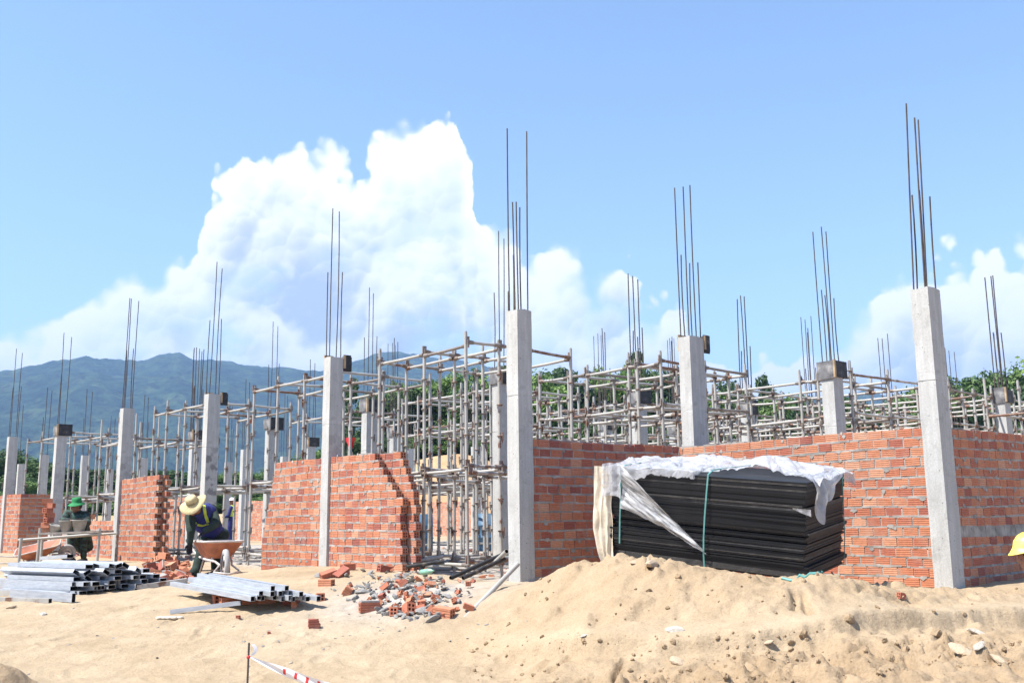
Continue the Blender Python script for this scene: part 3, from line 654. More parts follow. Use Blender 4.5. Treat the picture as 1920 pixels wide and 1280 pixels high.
def bars6(h, k=0):
    r2 = random.Random(k); t = lambda: h * r2.uniform(0.97, 1.03); q = lambda: h * r2.uniform(0.48, 0.56)
    l = lambda: r2.uniform(-.012, .012)
    return [(0, 0, t(), l(), l()), (0.5, 0, q(), l(), l()), (1, 0, t(), l(), l()), (0, 1, q(), l(), l()), (0.5, 1, t(), l(), l()), (1, 1, q(), l(), l())]
def bars4(h, k=0):
    r2 = random.Random(k); l = lambda: r2.uniform(-.012, .012)
    return [(0, 0, h * .56, l(), l()), (1, 0, h, l(), l()), (0, 1, h * .97, l(), l()), (1, 1, h * .57, l(), l())]
column(3.53, 2.69, [(0, 0, 1.93, .045, .0), (.05, .3, .98, .03, 0), (.9, 0, 1.76, .02, .01), (.85, .15, 1.0, .02, 0), (.3, 1, 1.80, .035, 0), (1, 1, .96, .03, -.01)],
       'tall pale concrete column nearest the camera, between the sunlit and the shaded brick walls', d=0.27)
column(0, 0, [(0, 0, 2.08, -.004, 0), (.3, .2, .62, 0, 0), (1, .1, 1.2, -.015, 0), (1, .35, 1.14, 0, 0), (1, 1, 2.04, .005, .005), (.45, .2, 1.22, -.02, 0)],
       'tall concrete column in the centre, with the grey pole leaning on it', d=0.22)
column(0.13, 2.92, bars6(1.97, 3), 'concrete column above the corner of two walls, black panel on its right', d=0.30, form='tab')
column(0, 6.58, bars6(2.02, 9), 'concrete column with a large splintered formwork collar, behind the sunlit wall', d=0.28, form='box', w=0.22)
column(-4.18, 0.02, [(.0, 0, 1.2, -.01, 0), (.25, .2, 2.12, 0, 0), (1, .5, 2.06, 0, 0), (1, 1, 1.2, 0, 0)], 'concrete column standing against the front of the stepped brick wall', form='tab', d=0.22, damp=0.35)
column(-9.24, 0.41, bars4(2.35, 5), 'concrete column with a dark damp stain, behind the bending man', form='tab', d=0.24, damp=1.0)
column(-12.48, 0, bars6(2.2, 11)[:5], 'concrete column at the left edge of the toothed wall beside the squatting man', d=0.24, damp=0.5)
column(-17.25, 0.12, bars4(2.15, 2)[:3], 'concrete column capped with a half blackened box, left of the green hat', d=0.24, form='box', damp=0.3)
column(-21.07, 0, bars4(2.25, 6), 'concrete column at the far left edge, above the leftmost brick wall', d=0.24)
BACK = [(-33.92, 3.63, 0, 'slim grey column just right of the leftmost column'), (-28.10, 2.82, 0, 'grey column far behind, left of the black capped column'), (-27.67, 4.05, 0, 'broad grey column standing against the hills above the green hat'),
        (-36.16, 7.83, 0, 'short far column right above the end of the low wall'), (-28.06, 6.24, 0, 'hazy column seen just over the top of the toothed wall'), (-16.82, 3.36, 1, 'column with a flat black cap half hidden by the damp stained column'),
        (-28.94, 9.96, 0, 'small far column right of the damp stained column'), (-22.17, 7.38, 0, 'far grey column behind scaffold, left of the black collared one'), (-12.84, 3.51, 1, 'black collared column to the left of the stepped wall'),
        (-24.62, 10.11, 0, 'far grey column peeping over the left end of the stepped wall'), (-17.27, 7.02, 1, 'far black capped column above the left part of the stepped wall'), (-8.44, 3.37, 1, 'column with a grey and black collar above the right part of the stepped wall'),
        (-12.88, 6.99, 1, 'column with a pale grey collar behind the top of the stepped wall end'), (-18.87, 11.64, 0, 'thin far column right of the stepped wall end'), (-16.93, 12.91, 0, 'far column in front of the earth bank'),
        (-3.69, 2.84, 1, 'dark collared column immediately behind the central column'), (-4.24, 6.72, 1, 'broad column with a blotchy grey collar above the shaded wall'), (-8.56, 10.32, 1, 'small column with a dark blue collar above the shaded wall'),
        (-8.30, 12.63, 1, 'short far column with a pale capped collar, just left of the wall corner column'), (-4.06, 9.91, 1, 'column with a black collar behind the ledgers, right of the wall corner column'), (-5.36, 14.45, 1, 'far column just left of the splintered collar column'),
        (0.16, 12.34, 1, 'column with a grey collar near the right edge above the shaded wall'), (0.3, 16.3, 0, 'far column with tall bare rebar behind the sunlit wall')]
for i, (X, Y, fm, lab) in enumerate(BACK):
    far = Y > 5 or X < -15
    bl = bars6(2.1, 40 + i) if i in (5, 16, 19, 21) else bars4(2.15, 40 + i)
    if i < 4: bl = bl[:3] if i != 0 else bl[1:2]
    column(X, Y, bl, lab, d=0.26, form='box' if fm else None, detail=not far)
# rebar cages still without concrete, deeper in the site
for i, (px, py, Y) in enumerate([(372, 645, 31), (1120, 615, 33), (1257, 632, 34), (1400, 560, 0), (935, 465, 0), (1655, 620, 27), (735, 637, 36), (1510, 585, 28), (1780, 648, 30)]):
    if Y == 0: continue
    q = at_y(px, py, Y); r_ = empty('rebar_cage', Matrix.Translation((q.x, q.y, 0)) @ Matrix.Rotation(PHI, 4, 'Z'))
    T(r_, ['bare rebar cage rising left of the damp stained column', 'bare rebar cage over the left part of the shaded wall', 'bare rebar cage over the wall corner', '', '', 'bare rebar cage between the collared column and the nearest column',
           'bare rebar cage above the end of the stepped wall', 'bare rebar cage left of the splintered collar', 'bare rebar cage right of the nearest column'][i], 'rebar cage', 'bare rebar cages deeper in the site')
    for k, (dx, dy) in enumerate(((-.09, -.09), (.09, -.09), (-.09, .09), (.09, .09))):
        h = q.z * (1 if k % 3 != 1 else 0.8) * rnd.uniform(.96, 1.0)
        b = MB(); b.tube([(dx, dy, 0), (dx + rnd.uniform(-.03, .03), dy, h)], 0.011, 5); b.build('rebar', MT['rebar'], r_)
    st = MB()
    for z in np.arange(0.3, q.z * .6, 0.35):
        st.tube([(-.1, -.1, z), (.1, -.1, z), (.1, .1, z), (-.1, .1, z), (-.1, -.1, z)], 0.006, 4)
    st.build('stirrup', MT['rebar'], r_)

# ================================================================ brick
def brick(mb, x0, x1, y0, y1, z0, z1, tint, hl=False, hr=False, mi=0, jit=0.0, rr=rnd, fine=True, mat=None):
    g = 0.0042; nr = 4; hz_ = (z1 - z0) / nr; prof = []
    if fine:
        for k in range(nr):
            a, b = z0 + hz_ * k, z0 + hz_ * (k + 1)
            prof += [(y0 + (g if k else 0), a), (y0, a + .002 if k else a), (y0, b - (.007 if k < nr - 1 else 0))]
            if k < nr - 1: prof += [(y0 + g, b - .004)]
    else: prof = [(y0, z0), (y0, z1)]
    prof += [(y1, z1), (y1, z0)]
    n = len(prof); s1 = rr.uniform(-jit, jit); s2 = rr.uniform(-jit, jit)
    vs = [(x0, y, z + s1) for (y, z) in prof] + [(x1, y, z + s2) for (y, z) in prof]
    fs = [(k, n + k, n + (k + 1) % n, (k + 1) % n) for k in range(n)]
    mb.add(vs, [f[::-1] for f in fs], mi, tint, mat=mat)
    for (x, sh, holed, sg) in ((x0, s1, hl, -1), (x1, s2, hr, 1)):
        if not holed:
            f = tuple(range(n)) if sg > 0 else tuple(range(n))[::-1]
            f = f[::-1]
            mb.add([(x, y, z + sh) for (y, z) in prof], [f], mi, tint, mat=mat)
        else:
            c = [0, .16, .44, .56, .84, 1.0]; Y_ = [y0 + (y1 - y0) * t for t in c]; Z_ = [z0 + sh + (z1 - z0) * t for t in c]
            dp = min(0.06, (x1 - x0) * .4)
            for i in range(5):
                for j in range(5):
                    ya, yb, za_, zb = Y_[i], Y_[i + 1], Z_[j], Z_[j + 1]
                    if i in (1, 3) and j in (1, 3):
                        xi = x - sg * dp
                        o_ = [(x, ya, za_), (x, yb, za_), (x, yb, zb), (x, ya, zb)]; q_ = [(xi, a[1], a[2]) for a in o_]
                        mb.add(o_ + q_, [(0, 1, 5, 4), (1, 2, 6, 5), (2, 3, 7, 6), (3, 0, 4, 7), (4, 5, 6, 7)], mi, tint * .5, mat=mat)
                    else:
                        q_ = [(x, ya, za_), (x, yb, za_), (x, yb, zb), (x, ya, zb)]
                        mb.add(q_, [(0, 1, 2, 3) if sg > 0 else (3, 2, 1, 0)], mi, tint, mat=mat)
BL, BH, PZ = 0.165, 0.086, 0.1035
def wall(mw, rows, label, thick=0.09, back=None, seed=1, fine=True, skip=(), name='brick_wall', group=None, z0=-0.02, holes=(False, True), bl=BL, tint0=0.0, sag=0.012):
    """rows: list of (s0, s1) along local x for the front wythe, one per course from the bottom; back: same for a second wythe."""
    rr = random.Random(seed); mb = MB()
    cbx = [rr.uniform(0, 6) for _ in range(4)]
    def wave(s, i): return sag * math.sin(s * 1.3 + cbx[0]) * (i / 16) + 0.005 * math.sin(s * 3.1 + i + cbx[1])
    for wi, (rws, yo) in enumerate(((rows, 0.0), (back, 0.115))):
        if not rws: continue
        for i, se in enumerate(rws):
            if se is None: continue
            s0, s1 = se; z = z0 + i * PZ
            if i in skip:
                x = s0
                while x < s1:
                    x2 = min(s1, x + rr.uniform(.1, .2)); mb.box(x, x2, yo + rr.uniform(-.004, .004), yo + thick, z - .012, z + PZ + .002, 1); x = x2
                continue
            x = s0 + (rr.uniform(-bl, -.2 * bl) if not holes[0] and wi == 0 else 0); rowt = rr.uniform(-.12, .12) + tint0
            first = True
            while x < s1 - .04:
                l = bl * rr.uniform(.93, 1.05); x2 = x + l
                if s1 - x2 < .05: x2 = s1
                xa, xb = max(x, s0), min(x2, s1)
                zz = z + wave((xa + xb) / 2, i) + rr.uniform(-.003, .003); yj = yo + rr.uniform(-.003, .003)
                t = min(1, max(0, rr.betavariate(1.35, 1.2) + rowt))
                if xb - xa > .03:
                    last = xb >= s1 - .02
                    brick(mb, xa, xb, yj, yo + thick, zz, zz + BH + rr.uniform(-.003, .002), t, hl=holes[0] and first, hr=holes[1] and last, jit=.003, rr=rr, fine=fine)
                    first = False
                    # mortar in the head joint
                    if not last: mb.box(xb - .001, xb + .015, yo + rr.uniform(.001, .009), yo + thick - .008, zz - .01, zz + BH * rr.uniform(.85, 1), 1)
                x = x2 + rr.uniform(.009, .016)
            # core and squeezed bed joint
            mb.box(s0 + .01, s1 - .025, yo + .016, yo + thick - .01, z - .02, z + PZ - .018, 1)
            if i < len(rws) - 1:
                x = s0
                while x < s1 - .015:
                    x2 = min(s1 - .012, x + rr.uniform(.035, .12)); zc = z + BH + wave((x + x2) / 2, i) + .001; pr = rr.uniform(-.004, .006)
                    lo = rr.uniform(0, .008)
                    mb.box(x, x2, yo - pr * .8 + .001, yo + thick - .006, zc - lo, zc + PZ - BH + rr.uniform(-.001, .004), 1); x = x2
            else:
                x = s0
                while x < s1 - .03:      # scraps of mortar on the top course
                    x2 = min(s1, x + rr.uniform(.03, .15))
                    if rr.random() < .45: mb.box(x, x2, yo + .012, yo + thick - .01, z + BH - .01, z + BH + rr.uniform(.004, .016), 1)
                    x = x2
    tot = [r_ for r_ in rows if r_]
    for _ in range(int(len(tot) * (tot[0][1] - tot[0][0]) * 1.6) if fine else 0):
        i = rr.randrange(len(tot)); s = rr.uniform(tot[i][0] + .03, tot[i][1] - .1); z = z0 + i * PZ + BH + rr.uniform(-.03, .02); w_ = rr.uniform(.02, .09)
        mb.add([(s, -.0045, z), (s + w_ * .5, -.0045, z - rr.uniform(.01, .035)), (s + w_, -.0045, z - .002), (s + w_ * .9, -.003, z + .02), (s + w_ * .2, -.003, z + .02)], [(0, 1, 2, 3, 4)], 1)
    o = mb.build(name, [MT['brick'], MT['mortar']], None, mw)
    T(o, label, 'brick wall', group or 'brick walls'); return o
RX = Matrix.Rotation(math.radians(90), 4, 'Z')
NR = 16
# stepped wall around the second column (two leaves, toothed right end)
fr, bk = [], []
for i in range(NR):
    k = NR - 1 - i
    l = -5.83 - .035 * k if k < 11 else -6.22
    r1 = -3.03 + .105 * k if k < 6 else -2.40 + (.045 if i % 2 else 0.0) - (0.06 if i == 7 else 0)
    r2 = min(-2.22 - (.05 if i % 2 else 0.0), -2.58 + .06 * k)
    fr.append((l, r1)); bk.append((l + .06, max(r2, r1 - .2)))
wall(SITE @ Matrix.Translation((0, 0.06, 0)), [(a, -4.40) for a, b in fr], 'sunlit brick wall left of the second column, its left edge stepping down', back=[(a, -4.40) for a, b in bk], seed=3, holes=(True, False))
wall(SITE @ Matrix.Translation((0, 0.06, 0)), [(-4.17, b) for a, b in fr], 'sunlit brick wall with a stepped and toothed right end beside the scaffold gap', back=[(-4.17, b) for a, b in bk], seed=4)
# shaded wall behind the plywood
wall(SITE @ Matrix.Translation((-0.03, 0, 0)) @ RX, [(0.23, 2.80)] * NR, 'shaded brick wall between the central column and the corner, left of the plywood stack', seed=5, holes=(False, False), bl=.172)
wall(SITE @ Matrix.Translation((0, 2.80, 0)), [(-0.02, 3.31)] * NR, 'long sunlit brick wall behind the plywood stack', seed=6, holes=(False, False))
wall(SITE @ Matrix.Translation((3.49, 0, 0)) @ RX, [(2.97, 9.5)] * NR, 'shaded brick wall with a grey concrete band, right of the nearest column', seed=8, skip=(5,), holes=(False, False), tint0=-.04)
# left walls
rows = [(-12.46, -10.62 + (.12 if (i % 2) else 0)) for i in range(NR)]
wall(SITE @ Matrix.Translation((0, 0.05, 0)), rows, 'sunlit brick wall with a crumbling toothed right end, in front of the damp stained column', back=[(-12.46, -10.40 - (.13 if i % 2 else 0)) for i in range(NR)], seed=9)
wall(SITE @ Matrix.Translation((0, 0.05, 0)), [(-23.5, -19.72)] * 15, 'leftmost brick wall ending in a corner turned into shade', seed=10, holes=(False, False))
wall(SITE @ Matrix.Translation((-19.71, 0.06, 0)) @ RX, [(0.0, 1.5 - .03 * i - (.1 if i % 2 else 0) - (.28 if i == 14 else 0)) for i in range(15)], 'shaded return wall of the leftmost corner, orange and rough', seed=11)
wall(SITE @ Matrix.Translation((0, 0.30, 0)), [(-16.95, -12.72)] * 8, 'low half built brick wall behind the squatting man', seed=12, holes=(False, False))
_wa, _wb = SITE_I @ at_Y(296, 950, 3.5), SITE_I @ at_Y(352, 950, 3.5)
wall(SITE @ Matrix.Translation((0, 3.5, 0)), [(_wa.x, _wb.x)] * 14, 'shaded inner brick wall behind the pipes left of the bending man', seed=13, fine=False)
for i, (px0, px1, Y, lab) in enumerate([(424, 520, 44, 'far sunlit orange wall seen between pipes right of the bending man'), (800, 872, 50, 'far sunlit orange wall seen through the scaffold gap'), (296, 352, 40, 'far brick wall behind pipes left of the straw hat')]):
    a, b = SITE_I @ at_z(px0, 985, .7).lerp(at_y(px0, 985, Y), 1), SITE_I @ at_y(px1, 985, Y)
    a = SITE_I @ at_y(px0, 1000, Y); L_ = 4.6
    wall(SITE @ Matrix.Translation((a.x, a.y, 0)), [(0, L_)] * 16, lab, seed=20 + i, fine=False, holes=(False, False), tint0=.25)

# ================================================================ scaffolding
def standard_mesh(h, seed):
    rr = random.Random(seed); b = MB()
    b.tube([(0, 0, 0.0), (rr.uniform(-.01, .01), 0, h * .5), (0, 0, h)], 0.0228, 10)
    z = 0.16
    while z < h - .1:
        b.tube([(0, 0, z - .011), (0, 0, z - .008), (0, 0, z + .008), (0, 0, z + .011)], [.027, .041, .041, .027], 10, 1)
        a = rr.uniform(0, 6.28)
        b.box(.025, .046, -.012, .012, z - .06, z + .05, 1, mat=Matrix.Rotation(a, 4, 'Z'))
        b.tube([(.036 * math.cos(a), .036 * math.sin(a), z - .09), (.03 * math.cos(a + .9), .03 * math.sin(a + .9), z - .02)], .008, 5, 1)
        z += .41
    b.tube([(0, 0, h - .16), (0, 0, h + .02)], .0195, 8)
    return b.mesh('standard', [MT['tube'], MT['clamp']])
STD = [standard_mesh(h, i) for i, h in enumerate((3.06, 3.10, 3.13, 3.18))]
_led = {}
def ledger_mesh(Ln, dark=False):
    k = (round(Ln, 2), dark)
    if k not in _led:
        b = MB(); b.tube([(.03, 0, 0), (Ln / 2, 0, -.004), (Ln - .03, 0, 0)], .0215, 8, 1 if dark else 0)
        for x, s in ((.0, 1), (Ln, -1)):
            b.tube([(x + s * .012, 0, 0), (x + s * .10, 0, 0)], [.034, .026], 8, 1)
            b.box(x - .03, x + .03, -.012, .012, -.03, .075, 1)
        _led[k] = b.mesh('ledger', [MT['tube'], MT['clamp']])
    return _led[k]
HUE = ['grey', 'rust flecked', 'dusty', 'pale grey', 'dull']
def scaffold(X0, Y0, xs, ys, label, levels=(2.97, 1.40, 0.17), seed=0, zg=0.0):
    rr = random.Random(seed + 100)
    root = empty('scaffold', SITE @ Matrix.Translation((X0, Y0, zg))); T(root, label, 'scaffold', 'tube scaffolds standing between the columns')
    P = {}
    for i, x in enumerate(xs):
        for j, y in enumerate(ys):
            q = (x + rr.uniform(-.03, .03), y + rr.uniform(-.03, .03)); P[i, j] = q
            ty, tx = rr.gauss(0, .004), rr.gauss(0, .004)
            inst('standard', rr.choice(STD), root, Matrix.Translation((q[0], q[1], 0)) @ Euler((tx, ty, rr.uniform(0, 6.28))).to_matrix().to_4x4())
    for z in levels:
        dz = rr.uniform(-.03, .03)
        for i in range(len(xs)):
            for j in range(len(ys)):
                for (di, dj) in ((1, 0), (0, 1)):
                    if (i + di, j + dj) not in P: continue
                    if z < 1 and rr.random() < .35: continue
                    a, b = P[i, j], P[i + di, j + dj]; v = Vector((b[0] - a[0], b[1] - a[1], rr.uniform(-.025, .025)))
                    zz = z + dz + (.025 if dj else -.02)
                    inst('ledger', ledger_mesh(v.length, rr.random() < .12), root, frame((a[0], a[1], zz), v))
                    if abs(z - 1.4) < .01 and dj and rr.random() < .7:     # doubled bearer under the working lift
                        inst('bearer', ledger_mesh(v.length), root, frame((a[0] + .06, a[1], zz - .09), v))
    return root
XB = [(-1.15, -1.75, -2.6, -3.72), (-5.0, -5.9, -6.8, -7.75), (-9.75, -10.7, -11.5, -12.25), (-13.2, -14.3, -15.4, -16.6), (-17.75, -19.0, -20.2, -21.3)]
YB = [(.58, 1.48, 2.42), (3.75, 4.85, 5.9), (7.2, 8.3, 9.4), (10.45, 11.5, 12.3), (13.2, 14.2, 15.2)]
BAYS = [(0, 0, 'in the gap beside the central column'), (1, 0, 'behind the left part of the stepped wall'), (2, 0, 'behind the bending man and left of the damp stained column'),
        (4, 0, 'at far left behind the leftmost wall'), (0, 1, 'behind the shaded wall, left of the wall corner column'), (1, 1, 'behind the stepped wall end and the grey and black collar'),
        (2, 1, 'behind the black collared column left of the stepped wall'), (0, 2, 'between the wall corner column and the splintered collar column'), (1, 2, 'behind the column with a blotchy grey collar'), (2, 2, 'in the third row before the dark trees'),
        (0, 3, 'between the splintered collar and the nearest column'), (1, 3, 'far behind the black collar column, low over the sunlit wall'), (0, 4, 'right of the nearest column under the green slope'), (1, 4, 'deepest of all, low over the sunlit wall'), (3, 0, 'behind the squatting man, between the black capped and the toothed wall columns')]
for n_, (i, j, lab) in enumerate(BAYS):
    xs = list(XB[i]); ys = list(YB[j])
    if i == 0 and j >= 2: xs = [-.05, -1.0, -2.3, -3.6]
    lv = (2.97, 1.40, .17) if (j == 0 or (i == 2)) else (2.97, 2.35, 1.40)
    if (i, j) in ((0, 0),): pass
    if j >= 1 and i <= 1: xs = sorted(xs + [(xs[0] + xs[1]) / 2 - .1, (xs[-1] + xs[-2]) / 2 + .1], reverse=True)
    if (i, j) == (0, 0): xs = [-1.64, -2.6, -3.72]; ys = [.58, 1.1, 1.62, 2.42]
    if i == 3: xs = xs[:3]; lv = (2.5, 1.40)
    scaffold(0, 0, xs, ys, HUE[n_ % 5] + ' tube scaffold ' + lab, lv, n_)
# extra bays to the right behind the shaded wall
scaffold(0, 0, (2.6, 1.6, .6), (10.6, 11.9), 'tube scaffold standing just right of the nearest column behind the shaded wall', (2.5, 1.4), 71)
scaffold(0, 0, (2.2, 1.1), (14.0, 15.4), 'small tube scaffold at the right edge under the grey collar', (2.5, 1.4), 72)
# lone braces and tubes lying inside the gap
def pole(a, b, r, mtl, label, name='scaffold_tube', cat='steel tube', group='loose scaffold tubes'):
    a, b = Vector(a), Vector(b); v = b - a; mb = MB()
    n = 10; pts = [(0, 0, 0), (v.length, 0, 0)]
    mb.tube(pts, r, n, 0, cap=False); mb.tube(pts, r * .8, n, 1, cap=False)
    for x in (0, v.length):
        vs = [(x, k * math.cos(t), k * math.sin(t)) for k in (r, r * .8) for t in [2 * math.pi * q / n for q in range(n)]]
        mb.add(vs, [(q, (q + 1) % n, n + (q + 1) % n, n + q) for q in range(n)], 0)
    o = mb.build(name, [mtl, MT['galv_in']], None, frame(a, v) if abs(v.normalized().z) < .95 else Matrix.Translation(a) @ v.to_track_quat('X', 'Z').to_matrix().to_4x4())
    return T(o, label, cat, group)
b0 = on_ground(868, 1157); t0 = at_y(971, 1057, b0.y + .95)
pole(b0 - Vector((0, 0, .03)), t0, .026, MT['tube'], 'grey pole leaning from the sand up to the central column', 'leaning_pole', 'pole')
pole(at_y(845, 1083, 12.2), at_y(940, 1040, 12.9), .026, MT['rubber'], 'black tube slanting up in the scaffold gap, upper one')
pole(at_y(868, 1083, 12.0), at_y(946, 1047, 12.5), .026, MT['form'], 'dark tube slanting up in the scaffold gap, lower one')
pole(at_y(930, 1052, 12.6), at_y(950, 1033, 12.3), .03, MT['tube'], 'short open pipe end beside the central column')
pole(at_y(762, 1062, 12.9), at_y(832, 1052, 13.0), .024, MT['form'], 'dark horizontal tube across the scaffold gap')
pole(at_y(770, 1054, 13.3), at_y(830, 1043, 13.6), .024, MT['tube'], 'pale tube lying across the back of the scaffold gap')
for k in range(14):
    x, y = rnd.uniform(-3.9, -.4), rnd.uniform(.9, 6.5); a = rnd.uniform(0, 3.1); l = rnd.uniform(.6, 1.7)
    c_ = S(x, y, .05 + rnd.uniform(0, .08)); d_ = Vector((math.cos(a), math.sin(a), rnd.uniform(-.04, .06))) * l / 2
    pole(c_ - d_, c_ + d_, .024, MT['tube'], 'loose grey tube lying on the littered floor inside the frame', group='tubes lying on the inner floor')
for k in range(10):
    x, y = rnd.uniform(-11.5, -4.8), rnd.uniform(1.0, 5.5); a = rnd.uniform(0, 3.1); l = rnd.uniform(.8, 1.8)
    mb = MB(); mb.box(-l / 2, l / 2, -.07, .07, 0, .025)
    o = mb.build('plank', MT['plank'], None, Matrix.Translation(S(x, y, .01 + .03 * (k % 3))) @ Euler((0, rnd.uniform(-.03, .03), a)).to_matrix().to_4x4()); T(o, 'weathered plank lying on the floor behind the bending man', 'plank', 'planks on the inner floor')

# ================================================================ plywood stack
LQ, WQ = 2.09, 1.00
_th = math.radians(-12); _m3 = SITE.to_3x3()
_n = at_y(1512, 905, 9.2)                                     # near top corner
_fl = _n + _m3 @ Vector((-math.cos(_th), math.sin(_th), 0)) * LQ; _fl.z = at_y(1145, 880, _fl.y).z
_rb = _n + _m3 @ Vector((math.sin(_th), math.cos(_th), 0)) * WQ; _rb.z = at_y(1582, 887, _rb.y).z
xa = (_n - _fl).normalized(); ya = (_rb - _n); ya = (ya - xa * ya.dot(xa)).normalized(); za_ = xa.cross(ya)
STK = Matrix((xa, ya, za_)).transposed().to_4x4(); STK.translation = _n - xa * LQ      # origin: top left front corner
STK = STK @ Matrix.Diagonal((LQ / 2.44, WQ / 1.22, 1, 1))
plies = []
for s_ in range(3):
    mb = MB(); t = 0.0175
    mb.box(0, 2.44, 0, 1.22, 0, t)
    for z in (0.0035, 0.0125): mb.box(-.0012, 2.4412, -.0012, 1.2212, z, z + .0022, 1 if s_ == 2 else 0)
    plies.append(mb.mesh('plywood_sheet', [MT['ply'], MT['ply_edge']]))
z = 0.0; rr = random.Random(4); k = 0; ox = oy = 0
while z > -0.89:
    z -= 0.0178
    g = k % 7
    if rr.random() < .14 and k > 8: ox, oy = rr.uniform(-.03, .02), rr.uniform(-.012, .012)
    if z < -.45: ox += rr.uniform(-.022, .020); oy += rr.uniform(-.010, .014)
    if k > 24 and rr.random() < .22: z -= rr.uniform(.004, .012)
    o = inst('plywood_sheet', plies[0 if rr.random() < .6 else (1 if rr.random() < .5 else 2)], None,
             STK @ Matrix.Translation((ox + rr.uniform(-.008, .008) - (.015 if k > 6 else 0) - .035 * max(0, -z - .2), oy + rr.uniform(-.007, .007), z)) @ Matrix.Rotation(rr.gauss(0, .0035), 4, 'Z'))
    if k == 0: T(o, 'topmost black plywood sheet of the stack, its bare grey face shining at the front right', 'plywood sheet', 'black plywood sheets in the stack')
    else: T(o, 'black film faced plywood sheet lying below the top one in the tilted stack', 'plywood sheet', 'black plywood sheets in the stack')
    k += 1
zb = z
for x in (0.35, 1.25, 2.1):
    mb = MB(); mb.box(x - .05, x + .05, .02, 1.2, zb - .085, zb - .001)
    o = mb.build('timber_bearer', MT['plank'], None, STK); T(o, 'timber bearer under the plywood stack, half buried in the sand', 'timber', 'bearers under the plywood')
def strap_obj(pts, label, wd=.018):
    mb = MB(); vs = []; fs = []
    pts = [Vector(p) for p in pts]
    for i, p in enumerate(pts):
        d = (pts[min(i + 1, len(pts) - 1)] - pts[max(i - 1, 0)]).normalized()
        sd = Vector((1, 0, 0)) if abs(d.x) < .8 else Vector((0, 1, 0)); nn = d.cross(sd).normalized(); sd = nn.cross(d).normalized()
        for (u_, v_) in ((-1, -1), (1, -1), (1, 1), (-1, 1)): vs.append(p + sd * wd / 2 * u_ + nn * .0025 * v_)
    for i in range(len(pts) - 1):
        for q in range(4): fs.append((i * 4 + q, i * 4 + (q + 1) % 4, i * 4 + 4 + (q + 1) % 4, i * 4 + 4 + q))
    mb.add(vs, fs); o = mb.build('strap', MT['strap'], None, STK); return T(o, label, 'strap', 'teal straps round the plywood')
strap_obj([(1.30, .6, .045), (1.30, .1, .05), (1.30, -.02, .02), (1.285, -.035, -.15), (1.26, -.04, -.4), (1.245, -.04, -.6), (1.24, -.035, -.75), (1.24, -.02, -.9)], 'teal strap bulging down the middle of the stack front')
strap_obj([(.16, .5, .05), (.16, .05, .05), (.16, -.025, .02), (.145, -.025, -.2), (.13, -.025, -.5), (.12, -.02, -.75)], 'teal strap near the left end, under the plastic flap')
strap_obj([(2.47, 1.05, .05), (2.475, 1.05, .0), (2.48, 1.06, -.3), (2.485, 1.08, -.6), (2.47, 1.08, -.88)], 'thin strap down the right end of the stack', .010)
strap_obj([(1.30, .05, .06), (1.6, .5, .09), (1.9, .95, .10), (2.0, 1.2, .06)], 'thin teal strap running back over the plastic sheet', .008)
# plastic cover
def film(name, P, nu, nv, mtl, parent=None):
    mb = MB(); vs = []; fs = []
    for i in range(nu + 1):
        for j in range(nv + 1): vs.append(P(i / nu, j / nv))
    for i in range(nu):
        for j in range(nv):
            a = i * (nv + 1) + j; fs.append((a, a + nv + 1, a + nv + 2, a + 1))
    mb.add(vs, fs, 0, .5, True); return mb.build(name, mtl, parent)
def nz(x, y, s=0): return float(vnoise(np.array([x + 50.0]), np.array([y + 50.0]), s)[0])
def cover(u, v):
    x = -.07 + 2.62 * u; front = -.035 if u < .46 else .03 + 0.40 * min(1, (u - .46) / .2) - .12 * math.sin(u * 9)
    if u > .88: front = .34 - (u - .88) * 2.0
    y = front + (1.30 - front) * v
    zz = .012 + .035 * nz(x * 5, y * 5, 1) * (0.3 + 1.0 * math.sin(math.pi * min(1, v * 1.1))) + .05 * max(0, math.sin(math.pi * v)) * nz(x * 2.2, y * 2, 3) + .026 * abs(2 * nz(x * 9 + y * 6, y * 3, 4) - 1) + .012 * abs(2 * nz(x * 15 - y * 11, y * 13 + x * 4, 14) - 1) + .004 * abs(2 * nz(x * 34 + y * 17, y * 31 - x * 9, 17) - 1)
    zz += .10 * math.exp(-((x - 1.72) / .22) ** 2 - ((y - .62) / .3) ** 2) + .07 * math.exp(-((x - .9) / .35) ** 2 - ((y - 1.0) / .3) ** 2)
    if u < .46 and v < .10:                     # ragged hem hanging over the front edge
        k = 1 - v / .10; zz -= k * (.03 + .09 * nz(x * 3.1, 2, 6) * (1.1 - u) + .02 * nz(x * 19, 5, 8) + .018 * nz(x * 47, 5, 18)) ; y = -.028 - .012 * nz(x * 12, 1, 9)
    if u > .955: zz -= (u - .955) / .045 * .10 * nz(y * 4, 3, 5)
    if v > .93: zz -= (v - .93) / .07 * .12
    return (x, y, zz)
ps = film('plastic_sheet', cover, 200, 96, MT['film']); ps.matrix_world = STK
T(ps, 'crumpled white plastic sheet draped over the top of the black plywood stack', 'plastic sheet')
def lflap(u, v):                                # flap hanging at the left end
    z_ = .03 - 1.06 * v; y = -.03 + .03 * nz(u * 3, v * 5, 2) + .016 * math.sin(u * 19 + v * 6) * (.3 + v)
    x = -.21 + .25 * u + .03 * v - .03 * math.sin(v * 3.1) - .04 * nz(u * 6, v * 6, 3)
    x -= .04 * max(0, .25 - v)
    if v > .6: x += (v - .6) * .30 * (1 - u)
    return (x, y, z_ - .05 * nz(u * 8, 1, 4) * v)
film('hanging_flap', lflap, 30, 60, MT['yellow_film'], ps)
